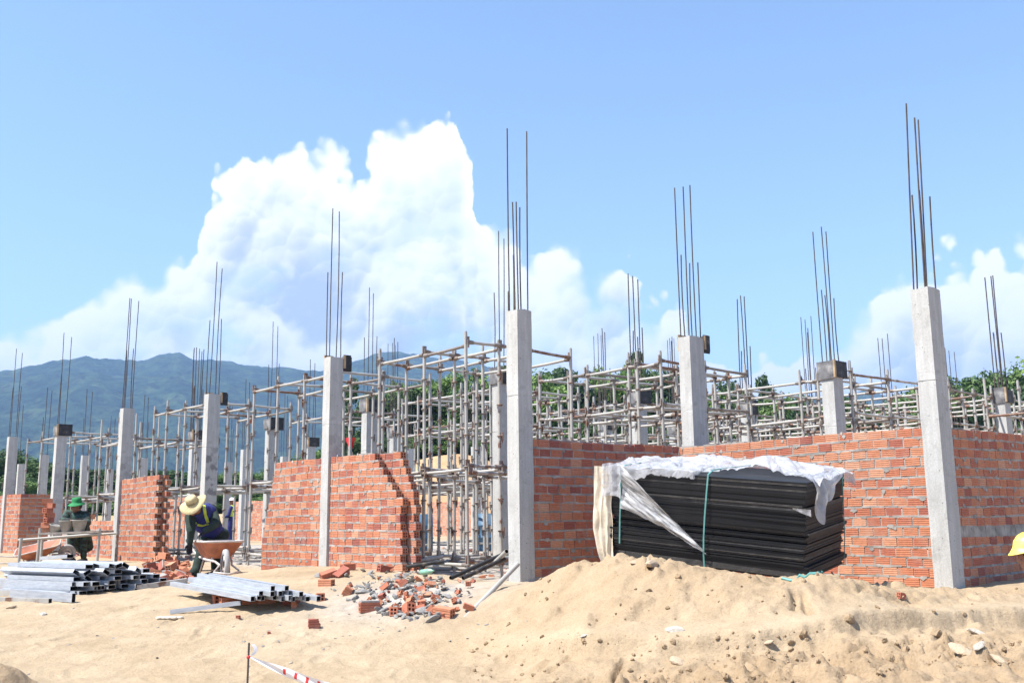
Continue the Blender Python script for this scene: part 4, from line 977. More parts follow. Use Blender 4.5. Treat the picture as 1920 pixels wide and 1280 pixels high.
def lflap2(u, v):
    z_ = .05 - .34 * v; x = -.11 + .28 * u + .02 * nz(u * 7, v * 7, 7); y = -.05 - .03 * nz(u * 5, v * 4, 8) - .02 * math.sin(u * 14)
    return (x, y, z_ + .03 * math.sin(u * 3))
film('hanging_flap', lflap2, 24, 24, MT['film'], ps)
def diag(u, v):                                 # twisted strip across the front
    x = .17 + 1.08 * u; zc = -.17 - .56 * u ** 1.08; w_ = .24 * (1 - u) ** .8 + .05
    z_ = zc + w_ * (.5 - v) - (0.14 * (1 - u) ** 2) * (v - .5)
    y = -.04 - .025 * math.sin(v * 9 + u * 3) * (1 - .4 * u) - .03 * nz(u * 6, v * 5, 12)
    return (x + .05 * (v - .5) * u, y, z_ + .012 * nz(u * 14, v, 13))
film('twisted_strip', diag, 60, 22, MT['clear_film'], ps)
def rflap(u, v):                                # gathered cloth at the right corner
    y = .02 + .95 * u; d = .06 + .40 * math.exp(-((u - .22) / .22) ** 2) + .16 * math.exp(-((u - .6) / .2) ** 2)
    z_ = .05 - d * v; x = 2.47 + .055 * math.sin(v * 3) + .03 * math.sin(u * 20 + v * 3) * v + .04 * nz(u * 5, v * 5, 15)
    return (x - .05 * (1 - v) * (1 - u), y + .10 * v * (.3 - u), z_ + .03 * nz(u * 9, v * 6, 16))
film('hanging_flap', rflap, 50, 36, MT['film'], ps)
def rtip(u, v):
    x = 2.30 + .20 * u; y = -.035 + .01 * math.sin(u * 9); z_ = -.24 - .03 * u + .05 * (v - .5) * (.3 + u); return (x, y - .01 * v, z_)
film('twisted_strip', rtip, 14, 6, MT['film'], ps)
# hose and cord by the stack
def cord(name, pxs, r, mtl, label, cat, lift=.01):
    pts = [on_ground(*q) + Vector((0, 0, lift)) for q in pxs]; mb = MB(); P = []
    for i in range(len(pts) - 1):
        for t in range(4):
            q = pts[i].lerp(pts[i + 1], t / 4); P.append(Vector((q.x, q.y, gz(q.x, q.y) + lift)))
    P.append(pts[-1]); mb.tube(P, r, 8); return T(mb.build(name, mtl), label, cat)
cord('hose', [(1466, 1086), (1500, 1080), (1540, 1077), (1570, 1076), (1590, 1076)], .014, MT['strap'], 'teal strap end lying on the sand at the foot of the stack', 'strap')
cord('cable', [(1560, 1078), (1585, 1072), (1610, 1074), (1630, 1080), (1645, 1086)], .008, MT['rubber'], 'black cable curling on the sand right of the stack', 'cable', .02)

# ================================================================ loose bricks and rubble
BRK = []
for s_ in range(7):
    mb = MB(); l = (.175, .175, .175, .13, .09, .175, .11)[s_]
    r2 = random.Random(s_)
    brick(mb, -l / 2, l / 2, -.043, .043, 0, .086, .5, True, True, rr=r2)
    if s_ in (3, 4, 6):       # broken ends
        for i, v in enumerate(mb.v):
            if v[0] > l * .3: mb.v[i] = (v[0] - abs(v[2] - .03) * r2.uniform(.3, .9) - r2.uniform(0, .012), v[1], v[2])
    if s_ == 5: mb.box(-.08, .085, -.046, .046, .085, .10, 1)
    BRK.append(mb.mesh('brick', [MT['brick_loose'], MT['mortar']]))
CH = []
for s_ in range(9):
    r2 = random.Random(50 + s_); bm = bmesh.new(); bmesh.ops.create_icosphere(bm, subdivisions=2, radius=.5)
    d = (r2.uniform(.9, 1.3), r2.uniform(.5, .8), r2.uniform(.22, .45))
    pl = [(Vector((r2.uniform(-1, 1), r2.uniform(-1, 1), r2.uniform(-1, 1))).normalized(), r2.uniform(.26, .4)) for _ in range(9)]
    for v in bm.verts:
        for n_, c_ in pl:
            e = v.co.dot(n_) - c_
            if e > 0: v.co -= n_ * e
        v.co += Vector((r2.uniform(-1, 1), r2.uniform(-1, 1), r2.uniform(-1, 1))) * .018
        v.co = Vector((v.co.x * d[0], v.co.y * d[1], v.co.z * d[2]))
    me = bpy.data.meshes.new('rubble'); bm.to_mesh(me); bm.free(); me.materials.append(MT['stone'] if s_ < 7 else MT['palestone']); CH.append(me)
CLD = []
for s_ in range(4):
    me = CH[s_].copy(); me.materials.clear(); me.materials.append(MT['clod']); CLD.append(me)
def place(name, me, p, rot, sc=1.0):
    m = Matrix.Translation(p) @ Euler(rot).to_matrix().to_4x4() @ Matrix.Scale(sc, 4); return inst(name, me, None, m)
rr = random.Random(21)
# heap of bricks by the bending man
for k in range(46):
    px, py = rr.uniform(278, 352), rr.uniform(1052, 1104)
    if py < 1060 and px < 300: continue
    Y = 16.6 - (py - 1045) / 60 * 2.4; q = at_y(px, py, Y)
    h = .22 * math.exp(-((px - 312) / 32) ** 2) * max(0, min(1, (1100 - py) / 40)); g = gz(q.x, q.y); zz = g + rr.uniform(0, 1) * h + (h * .5 if py < 1075 else 0)
    o = place('brick', BRK[rr.choice((0, 1, 2, 3, 4, 5))], (q.x, q.y, zz - .005), (rr.uniform(-.7, .7), rr.uniform(-.7, .7), rr.uniform(0, 6.28)), rr.uniform(1.0, 1.12))
    T(o, 'hollow clay brick thrown on the heap at the feet of the bending man', 'brick', 'bricks heaped by the bending man')
for k in range(26):
    px, py = rr.uniform(282, 355), rr.uniform(1050, 1100); Y = 16.6 - (py - 1045) / 60 * 2.4; q = at_y(px, py, Y)
    o = place('rubble_chunk', rr.choice(CH), (q.x, q.y, gz(q.x, q.y) + rr.uniform(0, .12)), (rr.uniform(-.6, .6), rr.uniform(-.6, .6), rr.uniform(0, 6.28)), rr.uniform(.08, .2))
    T(o, 'lump of grey mortar among the bricks by the bending man', 'rubble', 'mortar lumps by the bending man')
# rubble heap between the stepped wall and the central column
def inpile():
    while True:
        px, py = (rr.gauss(775, 62) if rr.random() < .8 else rr.uniform(570, 890)), rr.uniform(1064, 1168)
        if not 565 < px < 888: continue
        lo = 1072 if px < 820 else 1082; hi = 1120 + 44 * math.sin(max(0, min(1, (px - 640) / 245)) * 2.6)
        if lo < py < hi: return px, py
for k in range(285):
    px, py = inpile(); q = on_ground(px, py)
    o = place('rubble_chunk', rr.choice(CH[:8]), (q.x, q.y, q.z + rr.uniform(-.01, .03)), (rr.uniform(-.7, .7), rr.uniform(-.7, .7), rr.uniform(0, 6.28)), rr.uniform(.04, .12) if rr.random() < .88 else rr.uniform(.12, .2))
    T(o, 'grey mortar lump in the rubble heap between stepped wall and central column', 'rubble', 'mortar lumps in the rubble heap')
for k in range(80):
    px, py = inpile(); q = on_ground(px, py)
    o = place('brick', rr.choice(BRK), (q.x, q.y, q.z + rr.uniform(-.01, .025)), (rr.uniform(-.8, .8), rr.uniform(-.8, .8), rr.uniform(0, 6.28)), rr.uniform(.25, .62))
    T(o, 'broken hollow brick in the grey rubble heap before the scaffold gap', 'brick', 'broken bricks in the rubble heap')
ONE = [(692, 1145, 5, (0, 0, .35), 1.15, 'whole brick capped with a slab of mortar, at the left front of the rubble heap'), (742, 1152, 1, (0, .1, 1.4), 1, 'brick lying end on at the front edge of the rubble heap'), (765, 1150, 3, (.2, .4, 2.2), 1.2, 'broken brick standing up at the front of the rubble heap'),
       (832, 1156, 0, (.1, .1, -.5), 1.15, 'brick at the front right of the rubble heap, holes toward the pole'), (590, 1176, 6, (0, 0, .3), 1.1, 'brick fragment with open holes alone on the sand above the barrier tape'), (617, 1082, 2, (.3, -.3, .5), 1.1, 'brick tilted on the sand at the foot of the stepped wall'),
       (640, 1080, 1, (.4, -.5, .9), 1.15, 'brick leaning on another left of the rubble heap'), (612, 1098, 0, (0, 0, -.4), 1, 'brick lying by the steel tubes, right of their ends'), (648, 1115, 4, (.2, .6, .2), 1.2, 'pointed brick fragment left of the rubble heap'), (600, 1124, 3, (0, 0, 1.9), 1, 'half sunk brick below the tilted ones'),
       (652, 1068, 2, (0, 0, .7), 1.05, 'brick against the base of the stepped wall'), (720, 1072, 1, (0, .2, .72), 1.05, 'brick lying along the base of the stepped wall'), (545, 1132, 0, (0, 0, .5), 1.05, 'brick under the ends of the square tubes'), (553, 1139, 4, (0, 0, .1), .8, 'small brick piece below the square tubes'),
       (447, 1158, 4, (0, 0, 1.2), .45, 'tiny red chip alone on the left foreground sand'), (505, 1188, 4, (0, 0, .2), .4, 'small chip on the sand left of the lone brick fragment'), (1697, 1085, 0, (0, 0, -.86), 1.15, 'brick standing against the foot of the sunlit wall near the nearest column'), (1690, 1120, 6, (0, .2, .3), .6, 'sand coloured lump in front of the nearest column')]
for (px, py, v, rot, sc, lab) in ONE:
    q = on_ground(px, py); T(place('brick', BRK[v], (q.x, q.y, q.z - .012), rot, sc), lab, 'brick', 'single bricks on the sand')
for i in range(70):
    px, py = (rr.uniform(430, 1000), rr.uniform(1150, 1205)) if i < 46 else (rr.uniform(20, 700), rr.uniform(1120, 1270)); q = on_ground(px, py)
    o = place('pebble', rr.choice(CH), (q.x, q.y, q.z), (rr.uniform(-.3, .3), rr.uniform(-.3, .3), rr.uniform(0, 6.28)), rr.uniform(.02, .055)); T(o, 'small grey pebble scattered on the trodden sand', 'pebble', 'pebbles on the trodden sand')
for (px, py, sc, lab) in [(1832, 1186, .2, 'pale standing stone in the sand bank at right'), (1268, 1182, .22, 'flat pale stone on the ledge of the sand heap'), (1190, 1054, .12, 'pale stone on the crest of the sand heap, left'), (1215, 1052, .10, 'rounded clod on the heap crest beside the strap foot'), (1225, 1062, .24, 'flat grey slab near the crest of the sand heap'),
                          (1800, 1218, .18, 'flat stone half buried low in the right sand bank'), (1872, 1240, .13, 'rough brown stone at the lower right'), (1835, 1212, .12, 'small stone under the pale standing stone'), (1690, 1118, .14, 'ochre stone in front of the nearest column'), (1270, 1240, .16, 'clod under the lower sand bank'), (1095, 1200, .10, 'small pale clod on the ledge edge'), (80, 1152, .14, 'pale flat stone on the sand at left'), (20, 1140, .10, 'grey stone at the left edge'), (1440, 1206, .12, 'clod on the lower bank')]:
    q = on_ground(px, py); T(place('stone', rr.choice(CH[7:]) if 'pale' in lab and py > 1100 else rr.choice(CLD), (q.x, q.y, q.z + .005), (rr.uniform(-.4, .4), rr.uniform(-.4, .4), rr.uniform(0, 6.28)), sc), lab, 'stone', 'single stones on the sand')
# countless clods on the sand heap
mb = MB()
for k in range(1800):
    px, py = rr.uniform(880, 1960), rr.uniform(1060, 1300)
    if float(vnoise(np.array([px / 60.]), np.array([py / 28.]), 5)[0]) < rr.uniform(.2, .75) or (py < 1190 and rr.random() < .7): continue
    q = on_ground(px, py)
    if q.y > 10.2: continue
    r_ = .0035 + .022 * rr.random() ** 4.5
    if rr.random() < .02: r_ *= 1.9
    n0 = len(mb.v); mb.ball((q.x, q.y, q.z + r_ * .1), (r_ * rr.uniform(.8, 1.5), r_ * rr.uniform(.7, 1.2), r_ * rr.uniform(.5, .9)), 7, 5, 0, .5, Euler((rr.uniform(0, 1), rr.uniform(0, 1), rr.uniform(0, 6))).to_matrix())
    for i_ in range(n0, len(mb.v)):
        v = mb.v[i_]; mb.v[i_] = (v[0] + rr.uniform(-.22, .22) * r_, v[1] + rr.uniform(-.22, .22) * r_, v[2] + rr.uniform(-.22, .22) * r_)
mb.sm = [False] * len(mb.sm)
cl = mb.build('sand_clods', MT['sand']); cl['kind'] = 'stuff'
# litter on the inner floor
mb = MB()
for k in range(900):
    x, y = rr.uniform(-16, -.2), rr.uniform(.5, 9); p0 = S(x, y); g = gz(p0.x, p0.y); s_ = rr.uniform(.015, .07)
    mb.box(-s_, s_, -s_ * rr.uniform(.3, .9), s_ * rr.uniform(.3, .9), 0, s_ * rr.uniform(.3, .9), rr.choice((0, 0, 1)), rr.random(), Matrix.Translation((p0.x, p0.y, g - .005)) @ Euler((rr.uniform(-.3, .3), rr.uniform(-.3, .3), rr.uniform(0, 6))).to_matrix().to_4x4())
li = mb.build('rubble_litter', [MT['stone'], MT['brick']]); li['kind'] = 'stuff'

# ================================================================ steel tubes
def box_tube(L_, w_, h_, name='steel_tube', mt=None):
    mb = MB(); t = .0028
    def shell(a, b, mi, flip):
        vs = [(x, y, z) for x in (0, L_) for (y, z) in ((-a, -b), (a, -b), (a, b), (-a, b))]
        fs = [(0, 4, 5, 1), (1, 5, 6, 2), (2, 6, 7, 3), (3, 7, 4, 0)]
        mb.add(vs, [f if flip else f[::-1] for f in fs], mi)
    shell(w_ / 2, h_ / 2, 0, True); shell(w_ / 2 - t, h_ / 2 - t, 1, False)
    for x in (0, L_):
        o_ = [(-w_ / 2, -h_ / 2), (w_ / 2, -h_ / 2), (w_ / 2, h_ / 2), (-w_ / 2, h_ / 2)]; i_ = [(a * (1 - 2 * t / w_), b * (1 - 2 * t / h_)) for a, b in o_]
        vs = [(x, a, b) for a, b in o_ + i_]; mb.add(vs, [(q, (q + 1) % 4, 4 + (q + 1) % 4, 4 + q) for q in range(4)], 0)
    return mb.mesh(name, [mt or MT['galv'], MT['galv_in']])
AX = Vector((.84, -.54, 0)).normalized()
TB = [box_tube(l, .10, .05) for l in (1.45, 1.6, 1.75, 1.9)]
q0 = at_y(122, 1112, 12.0); q0 = ongz(q0)
F0 = frame(q0, AX); rr = random.Random(31); LAY = [12, 11, 11, 10, 8, 5]
for li_, n_ in enumerate(LAY):
    for k in range(n_):
        y = .05 + k * .104 + (.06 if li_ % 2 else 0) + li_ * .055 + rr.uniform(-.01, .01); z_ = .028 + li_ * .0515
        if li_ < 4 and 0 < k < n_ - 2 and li_ > 0 and rr.random() < .1: continue
        tm = rr.choice(TB); L_ = {0: 1.45, 1: 1.6, 2: 1.75, 3: 1.9}[TB.index(tm)]
        x1 = rr.uniform(-.16, .10) + (.25 if li_ == 5 else 0) * 0 + .02 * k; roll = rr.choice((0, 0, 0, rr.uniform(-.6, .6))) if li_ >= 3 else 0
        if li_ == 4: roll = (-.55, .5, -.6, .55, 0, -.5, .6, 0, .2)[k % 9]; z_ += .022
        if li_ == 5: roll = rr.uniform(-.6, .6); z_ += .04
        o = inst('steel_tube', tm, None, F0 @ Matrix.Translation((x1 - L_, y, z_)) @ Euler((roll, 0, rr.uniform(-.05, .05))).to_matrix().to_4x4())
        T(o, 'galvanised rectangular steel tube in the big pile at lower left' if li_ < 5 else 'galvanised rectangular tube lying on top of the big pile, turned on its corner', 'steel tube', 'rectangular steel tubes in the big pile')
for (pa, pb, lab) in [((22, 1110, 12.0), (139, 1106, 11.5), 'rectangular tube standing on edge at the front foot of the big pile'),]:
    a, b = at_y(*pa), at_y(*pb); v = b - a; me = box_tube(v.length, .05, .10); a = ongz(a); a.z += .055; b = ongz(b); b.z += .055
    T(inst('steel_tube', me, None, frame(a, b - a)), lab, 'steel tube', 'rectangular steel tubes in the big pile')
for (pa, pb, hgt, lab) in [((58, 1062, 14.4), (140, 1056, 13.9), .36, 'short tube lying loose across the back of the big pile'), ((80, 1046, 15.0), (132, 1042, 14.5), .34, 'bright tube at the top left back of the big pile')]:
    a, b = at_y(*pa), at_y(*pb); T(inst('steel_tube', box_tube((b - a).length, .10, .05), None, frame(a, b - a)), lab, 'steel tube', 'rectangular steel tubes in the big pile')
# dark bars lying under the left edge
for (pa, pb, w_, h_, mtl, lab) in [((-20, 1094, 12.6), (52, 1088, 12.3), .05, .06, 'tube', 'grey bar sticking out left of the big pile, upper one'), ((-20, 1119, 11.8), (95, 1113, 11.5), .05, .05, 'tube', 'grey bar lying on the sand under the big pile'), ((255, 1107, 12.6), (350, 1094, 12.9), .09, .06, 'tube', 'grey channel bar lying right of the big pile, pointing at the man'), ((320, 1143, 10.9), (452, 1121, 10.9), .04, .045, 'galv', 'single square tube lying on the sand under the square bundle')]:
    a, b = ongz(at_y(*pa)), ongz(at_y(*pb)); a.z += h_ / 2; b.z += h_ / 2 + (.06 if mtl == 'galv' else 0)
    T(inst('steel_bar', box_tube((b - a).length, w_, h_, 'steel_bar', MT[mtl]), None, frame(a, b - a)), lab, 'steel bar', 'single bars on the sand')
# bundle of square tubes resting on bricks
SQ = [box_tube(l, .052, .052) for l in (1.35, 1.5, 1.65)]
e0 = at_y(470, 1121, 10.75); AX2 = (at_y(470, 1121, 10.75) - at_y(364, 1098, 11.5)); AX2.z += .02; F2 = frame(e0, AX2)
SL = [(0, 0), (1, 0), (2, 0), (3, 0), (4, 0), (5, 0), (6, 0), (7, 0), (8, 0), (9, 0), (1.5, 1), (2.5, 1), (3.6, 1), (4.6, 1), (5.7, 1), (6.6, 1), (3.2, 2), (5, 2)]
for (k, l_) in SL:
    mi = rr.randrange(3); L_ = (1.35, 1.5, 1.65)[mi]
    o = inst('steel_tube', SQ[mi], None, F2 @ Matrix.Translation((rr.uniform(-.07, .06) - L_ + .045 * k, k * .061, l_ * .053 + .012 * (k % 2) * (l_ == 0))) @ Euler((0, 0, rr.uniform(-.025, .025))).to_matrix().to_4x4())
    T(o, 'bright square steel tube in the loose bundle propped on bricks beside the wheelbarrow', 'steel tube', 'square steel tubes in the bundle')
for (px, py, Y) in ((408, 1112, 11.4), (430, 1118, 11.2), (500, 1118, 11.2), (520, 1112, 11.4), (470, 1125, 11.2)):
    q = ongz(at_y(px, py, Y)); T(place('brick', BRK[0], (q.x, q.y, q.z - .01), (0, 0, rr.uniform(0, 3)), 1.1), 'brick in shadow propping up the bundle of square tubes', 'brick', 'bricks under the square tubes')

# ================================================================ barrier tape
rp = at_y(467, 1204, 7.2); rb = at_y(462, 1320, 7.15); rb.z = gz(rb.x, rb.y) - .05
mb = MB(); mb.tube([rb, rp], .007, 7)
for k in range(40):
    q = rb.lerp(rp, k / 40); mb.tube([q, q + Vector((0, 0, .004))], .0085, 6)
T(mb.build('steel_rod', MT['rebar']), 'rusty rebar stake in the foreground holding the red and white tape', 'stake')
ta, tb = at_y(469, 1231, 7.19), at_y(800, 1318, 6.7)
NT = 60; vs = []; fs = []; mi = []; tv = (tb - ta)
def tape_pt(u, v):
    p = ta + tv * u; p.z -= .10 * math.sin(math.pi * u) * .6
    w_ = .010 + .056 * min(1, u / .22) ** .8; tw = .5 + .2 * math.sin(u * 5)
    sd = Vector((.12, -.35, .93)).normalized(); return p + sd * w_ * (v - .5) + Vector((0, -.006 * math.sin(v * 6 + u * 20), 0))
mb = MB()
for i in range(NT):
    for j in range(6):
        u0, u1, v0, v1 = i / NT, (i + 1) / NT, j / 6, (j + 1) / 6
        ph = (i - 8) % 4; red = i >= 9 and ph == 0 and 1 <= j <= 4 and not (25 <= i <= 33)
        mb.add([tape_pt(u0, v0), tape_pt(u1, v0), tape_pt(u1, v1), tape_pt(u0, v1)], [(0, 1, 2, 3)], 1 if red else 0, .5, True)
bt = mb.build('barrier_tape', [MT['tape_white'], MT['red']]); T(bt, 'red and white striped barrier tape sagging from the stake', 'barrier tape')
# small print on the tape: an emblem dot and two rows of letters
LET = {'N': 'M0,0 0,1 .7,0 .7,1', 'G': '', }
mb = MB()
def stroke(u0, u1, v, wv): 
    o_ = Vector((.0, -.004, .002)); mb.add([tape_pt(u0, v) + o_, tape_pt(u1, v) + o_, tape_pt(u1, v + wv) + o_, tape_pt(u0, v + wv) + o_], [(0, 1, 2, 3)])
for row, n_ in ((.58, 9), (.28, 8)):
    for k in range(n_):
        u = .455 + k * .0105; hgt = .15
        stroke(u, u + .0018, row, hgt); stroke(u + .0052, u + .007, row, hgt)
        stroke(u, u + .007, row + (.0, .12, .06)[k % 3], .03)
for a in range(10):
    t0, t1 = a / 10 * 6.283, (a + .7) / 10 * 6.283
    c_ = (.435, .45); f = lambda t, r: tape_pt(c_[0] + .010 * r * math.cos(t), c_[1] + .22 * r * math.sin(t)) + Vector((0, -.004, .002))
    mb.add([f(t0, .45), f(t0, 1), f(t1, 1), f(t1, .45)], [(0, 1, 2, 3)])
mb.build('printed_lettering', MT['red'], bt)
mb = MB(); mb.ball(ta + Vector((-.012, 0, .0)), (.014, .014, .012), 10, 6); mb.build('knot', MT['red'], bt)
mb = MB()
for k in range(6):
    z0_, z1_ = .01 + k * .012, .022 + k * .012; x0_, x1_ = .012 + .025 * math.sin(k * .5), .012 + .025 * math.sin((k + 1) * .5)
    mb.add([ta + Vector((x0_ - .012, 0, z0_)), ta + Vector((x0_ + .012, .004, z0_)), ta + Vector((x1_ + .012, .004, z1_ + .004)), ta + Vector((x1_ - .012, 0, z1_ + .004))], [(0, 1, 2, 3)])
mb.build('loose_end', MT['tape_white'], bt)
q = on_ground(318, 1160); mb = MB()
for k in range(5): mb.ball((q.x + .05 * k - .1, q.y + rnd.uniform(-.02, .02), q.z + .012), (.045, .03, .018), 8, 5)
T(mb.build('crumpled_wrapper', MT['yellow_film']), 'crumpled pale yellow wrapper on the left foreground sand', 'litter')
q = on_ground(790, 1084); mb = MB(); mb.lathe([(.0, 0), (.032, 0), (.034, .02), (.034, .12), (.03, .15), (.012, .18), (.012, .2), (0, .2)], 14)
T(mb.build('bottle', MT['bottle'], None, Matrix.Translation((q.x, q.y, q.z + .07)) @ Euler((1.45, .1, .9)).to_matrix().to_4x4()), 'crushed green plastic bottle on top of the rubble heap', 'bottle')
# cloth scraps tied on the frame
for (px, py, Y, s_, mtl, lab) in [(655, 820, 19, .11, 'red', 'small red cloth tied to a ledger right of the second column'), (467, 779, 22, .09, 'orange', 'orange rag tied on a ledger left of the black collared column')]:
    c_ = at_y(px, py, Y)
    def rag(u, v, c_=c_, s_=s_): return c_ + Vector((s_ * (u - .5) * 2 * (1 - .5 * v) + .03 * v, .03 * math.sin(u * 7 + v * 3), -s_ * 2 * v * (.6 + .4 * math.sin(u * 3))))
    T(film('rag', rag, 10, 10, MT[mtl]), lab, 'rag')

# ================================================================ trestle, buckets, barrows
def wheelbarrow(mw, label, load=True, inner_m='rim'):
    root = empty('wheelbarrow', mw); T(root, label, 'wheelbarrow', 'orange wheelbarrows')
    # x forward (wheel in front), z up. tray 0.66 wide
    mb = MB(); prof = [(.0, 1.0), (.32, .93), (.62, .82), (.93, .66), (1.0, .64)]
    top = [(.50, .30), (.50, -.30), (-.42, -.33), (-.42, .33)]; bot = [(.18, .17), (.18, -.17), (-.20, -.20), (-.20, .20)]
    def ringp(c, z, e=0):
        out = []
        for i in range(4):
            a, b = Vector(c[i]), Vector(c[(i + 1) % 4]); p_ = Vector(c[i - 1])
            for t in (.88, .94): pass
            va, vb = (p_ - a).normalized(), (b - a).normalized(); r_ = .07
            for t in (0, .33, .66, 1):
                q = (a + va * r_ * (1 - t)) + vb * r_ * t; q = q + (a - q) * .25 * (1 - abs(2 * t - 1)); q = q * (1 + e)
                out.append((q.x, q.y, z))
        return out
    lv = [(bot, .24, 0), (bot, .245, .03)] + [([tuple(Vector(bot[i]).lerp(Vector(top[i]), t)) for i in range(4)], .245 + .205 * t ** 1.15, 0) for t in (.15, .4, .7, 1)]
    rings = [ringp(c, z, e) for c, z, e in lv]; n = len(rings[0]); vs = [q for r_ in rings for q in r_]
    fs = [(i * n + k, i * n + (k + 1) % n, (i + 1) * n + (k + 1) % n, (i + 1) * n + k) for i in range(len(rings) - 1) for k in range(n)]
    mb.add(vs, fs, 0, .5, True); mb.add(rings[0], [tuple(range(n))], 0)
    inner = [(x * .97, y * .97, z + .008) for x, y, z in vs]; mb.add(inner, [f[::-1] for f in fs], 1, .5, True); mb.add(inner[:n], [tuple(range(n))[::-1]], 1)
    tray = mb.build('tray', [MT['orange'], MT[inner_m]], root)
    mb = MB(); mb.tube(rings[-1] + [rings[-1][0]], .014, 8); mb.build('tray_rim', MT['rim'], tray)
    if load:
        mb = MB()
        for k in range(16): mb.ball((rnd.uniform(-.3, .36), rnd.uniform(-.22, .22), .37 + rnd.uniform(0, .04)), (rnd.uniform(.04, .09), rnd.uniform(.04, .08), .05), 7, 5, 0, .5, Euler((rnd.uniform(-.6, .6), rnd.uniform(-.6, .6), 0)).to_matrix())
        mb.build('rubble_load', MT['stone'], root)
    mb = MB()
    for s in (-1, 1):
        mb.tube([(.62, s * .09, .17), (.45, s * .13, .21), (.1, s * .19, .225), (-.35, s * .24, .26), (-.95, s * .29, .44)], .015, 8)
        mb.tube([(-.05, s * .20, .23), (-.16, s * .24, .02), (-.30, s * .24, .015), (-.34, s * .24, .25)], .013, 8)
        mb.tube([(.55, s * .10, .17), (.30, s * .15, .25)], .011, 6)
    mb.tube([(.62, -.09, .17), (.72, -.20, .09), (.80, 0, .065), (.72, .20, .09), (.62, .09, .17)], .014, 8)
    mb.tube([(-.26, -.24, .08), (-.26, .24, .08)], .010, 6)
    mb.build('frame', MT['rim'], root)
    for s in (-1, 1):
        mb = MB(); mb.tube([(-.85, s * .281, .405), (-1.0, s * .297, .458)], .02, 10); mb.build('handle_grip', MT['rubber'], root)
    mb = MB(); mb.lathe([(.05, -.02), (.115, -.022), (.12, 0), (.115, .022), (.05, .02)], 24)
    wm = Matrix.Translation((.58, 0, .18)) @ Matrix.Rotation(math.pi / 2, 4, 'X')
    wh = mb.build('wheel', MT['rim'], root, wm)
    mb = MB(); mb.lathe([(.115, -.03), (.15, -.042), (.175, -.03), (.182, 0), (.175, .03), (.15, .042), (.115, .03)], 28); mb.build('tyre', MT['grey_rubber'], wh)
    return root
wb = at_y(421, 1066, 14.6); wb.z = gz(wb.x, wb.y)
d_ = Vector((-wb.x * .1 + .12, -1, 0)); wheelbarrow(frame(wb - d_.normalized() * .52, d_) @ Matrix.Diagonal((.95, .93, 1.16, 1)), 'orange wheelbarrow full of rubble standing behind the square tubes, wheel toward the camera')
wb2 = at_y(84, 1062, 19.6); wb2.z = gz(wb2.x, wb2.y)
m2 = frame(wb2 + Vector((-.1, 0, -.02)), Vector((.95, .30, 0))) @ Euler((.25, -.24, 0)).to_matrix().to_4x4() @ Matrix.Translation((0, 0, -.06)) @ Matrix.Scale(.88, 4)
wheelbarrow(m2, 'rusty orange wheelbarrow tipped behind the trestle, handles pointing left', False, 'orange')
# trestle with plank
tr = empty('trestle', Matrix.Translation((0, 0, 0))); T(tr, 'pipe trestle with a plank carrying buckets in front of the squatting man', 'trestle')
pl_, pm, prt = at_y(38, 1010, 18.4), at_y(73, 1004, 18.6), at_y(185, 1000, 18.6)
for (q, top_) in ((pl_, .02), (pm, .14), (prt, .10)):
    mb = MB(); g = gz(q.x, q.y); mb.tube([(q.x, q.y, g - .05), (q.x + .015, q.y, q.z + top_)], .028, 8); mb.build('leg', MT['tube'], tr)
for (q, top_) in ((pl_, .02), (prt, .02)):
    mb = MB(); mb.tube([(q.x + .05, q.y + .75, gz(q.x, q.y) - .05), (q.x + .05, q.y + .75, q.z + top_)], .028, 8); mb.build('leg', MT['tube'], tr)
mb = MB(); mb.tube([pl_ + Vector((-.04, 0, -.02)), prt + Vector((.05, 0, 0))], .022, 8); mb.tube([pl_ + Vector((-.04, .75, -.02)), prt + Vector((.05, .75, 0))], .022, 8); mb.build('rail', MT['tube'], tr)
PZT = pm.z + .03
for k in range(3):
    a = pm + Vector((.0, .06 + .24 * k, .035)); b = prt + Vector((.02, .06 + .24 * k, .035)); mb = MB(); mb.box(0, (b - a).length, -.11, .11, -.018, .02); mb.build('plank', MT['plank'], tr, frame(a, b - a))
def bucket(p, r, h, label, tilt=0, name='bucket'):
    root = empty(name, Matrix.Translation(p) @ Euler((tilt * .5, tilt, .4)).to_matrix().to_4x4()); T(root, label, 'bucket', 'crusted buckets on the trestle')
    mb = MB(); mb.lathe([(0, .0), (r * .7, 0), (r, h), (r * 1.06, h + .004), (r * 1.06, h + .016), (r * .96, h + .012), (r * .68, .02), (0, .02)], 22); mb.build('shell', MT['bucket'], root)
    mb = MB(); mb.tube([(r * math.cos(t), .02, h - .01 - .09 * math.sin(t)) if False else (r * 1.04 * math.cos(t), r * .55 * math.sin(t) - .02, h + .01 + .03 * math.sin(t)) for t in np.linspace(0, math.pi, 9)], .004, 5); mb.build('handle', MT['rebar'], root)
    mb = MB(); mb.ball((0, 0, h * .75), (r * .85, r * .85, .04), 12, 6); mb.build('mortar_fill', MT['mortar'], root)
for (px, py, r, h, lab, ti) in [(123, 1001, .125, .19, 'grey crusted bucket on the trestle, left of the other', 0), (148, 999, .13, .20, 'grey bucket under the hands of the squatting man', 0), (103, 1002, .13, .11, 'shallow mortar pan on the trestle at the end of the buckets', .25)]:
    q = at_y(px, py, 18.75); q.z = PZT + .035; bucket(q, r, h, lab, ti, 'mortar_pan' if ti else 'bucket')
sx_ = at_y(89, 1000, 18.95); rr = random.Random(8)
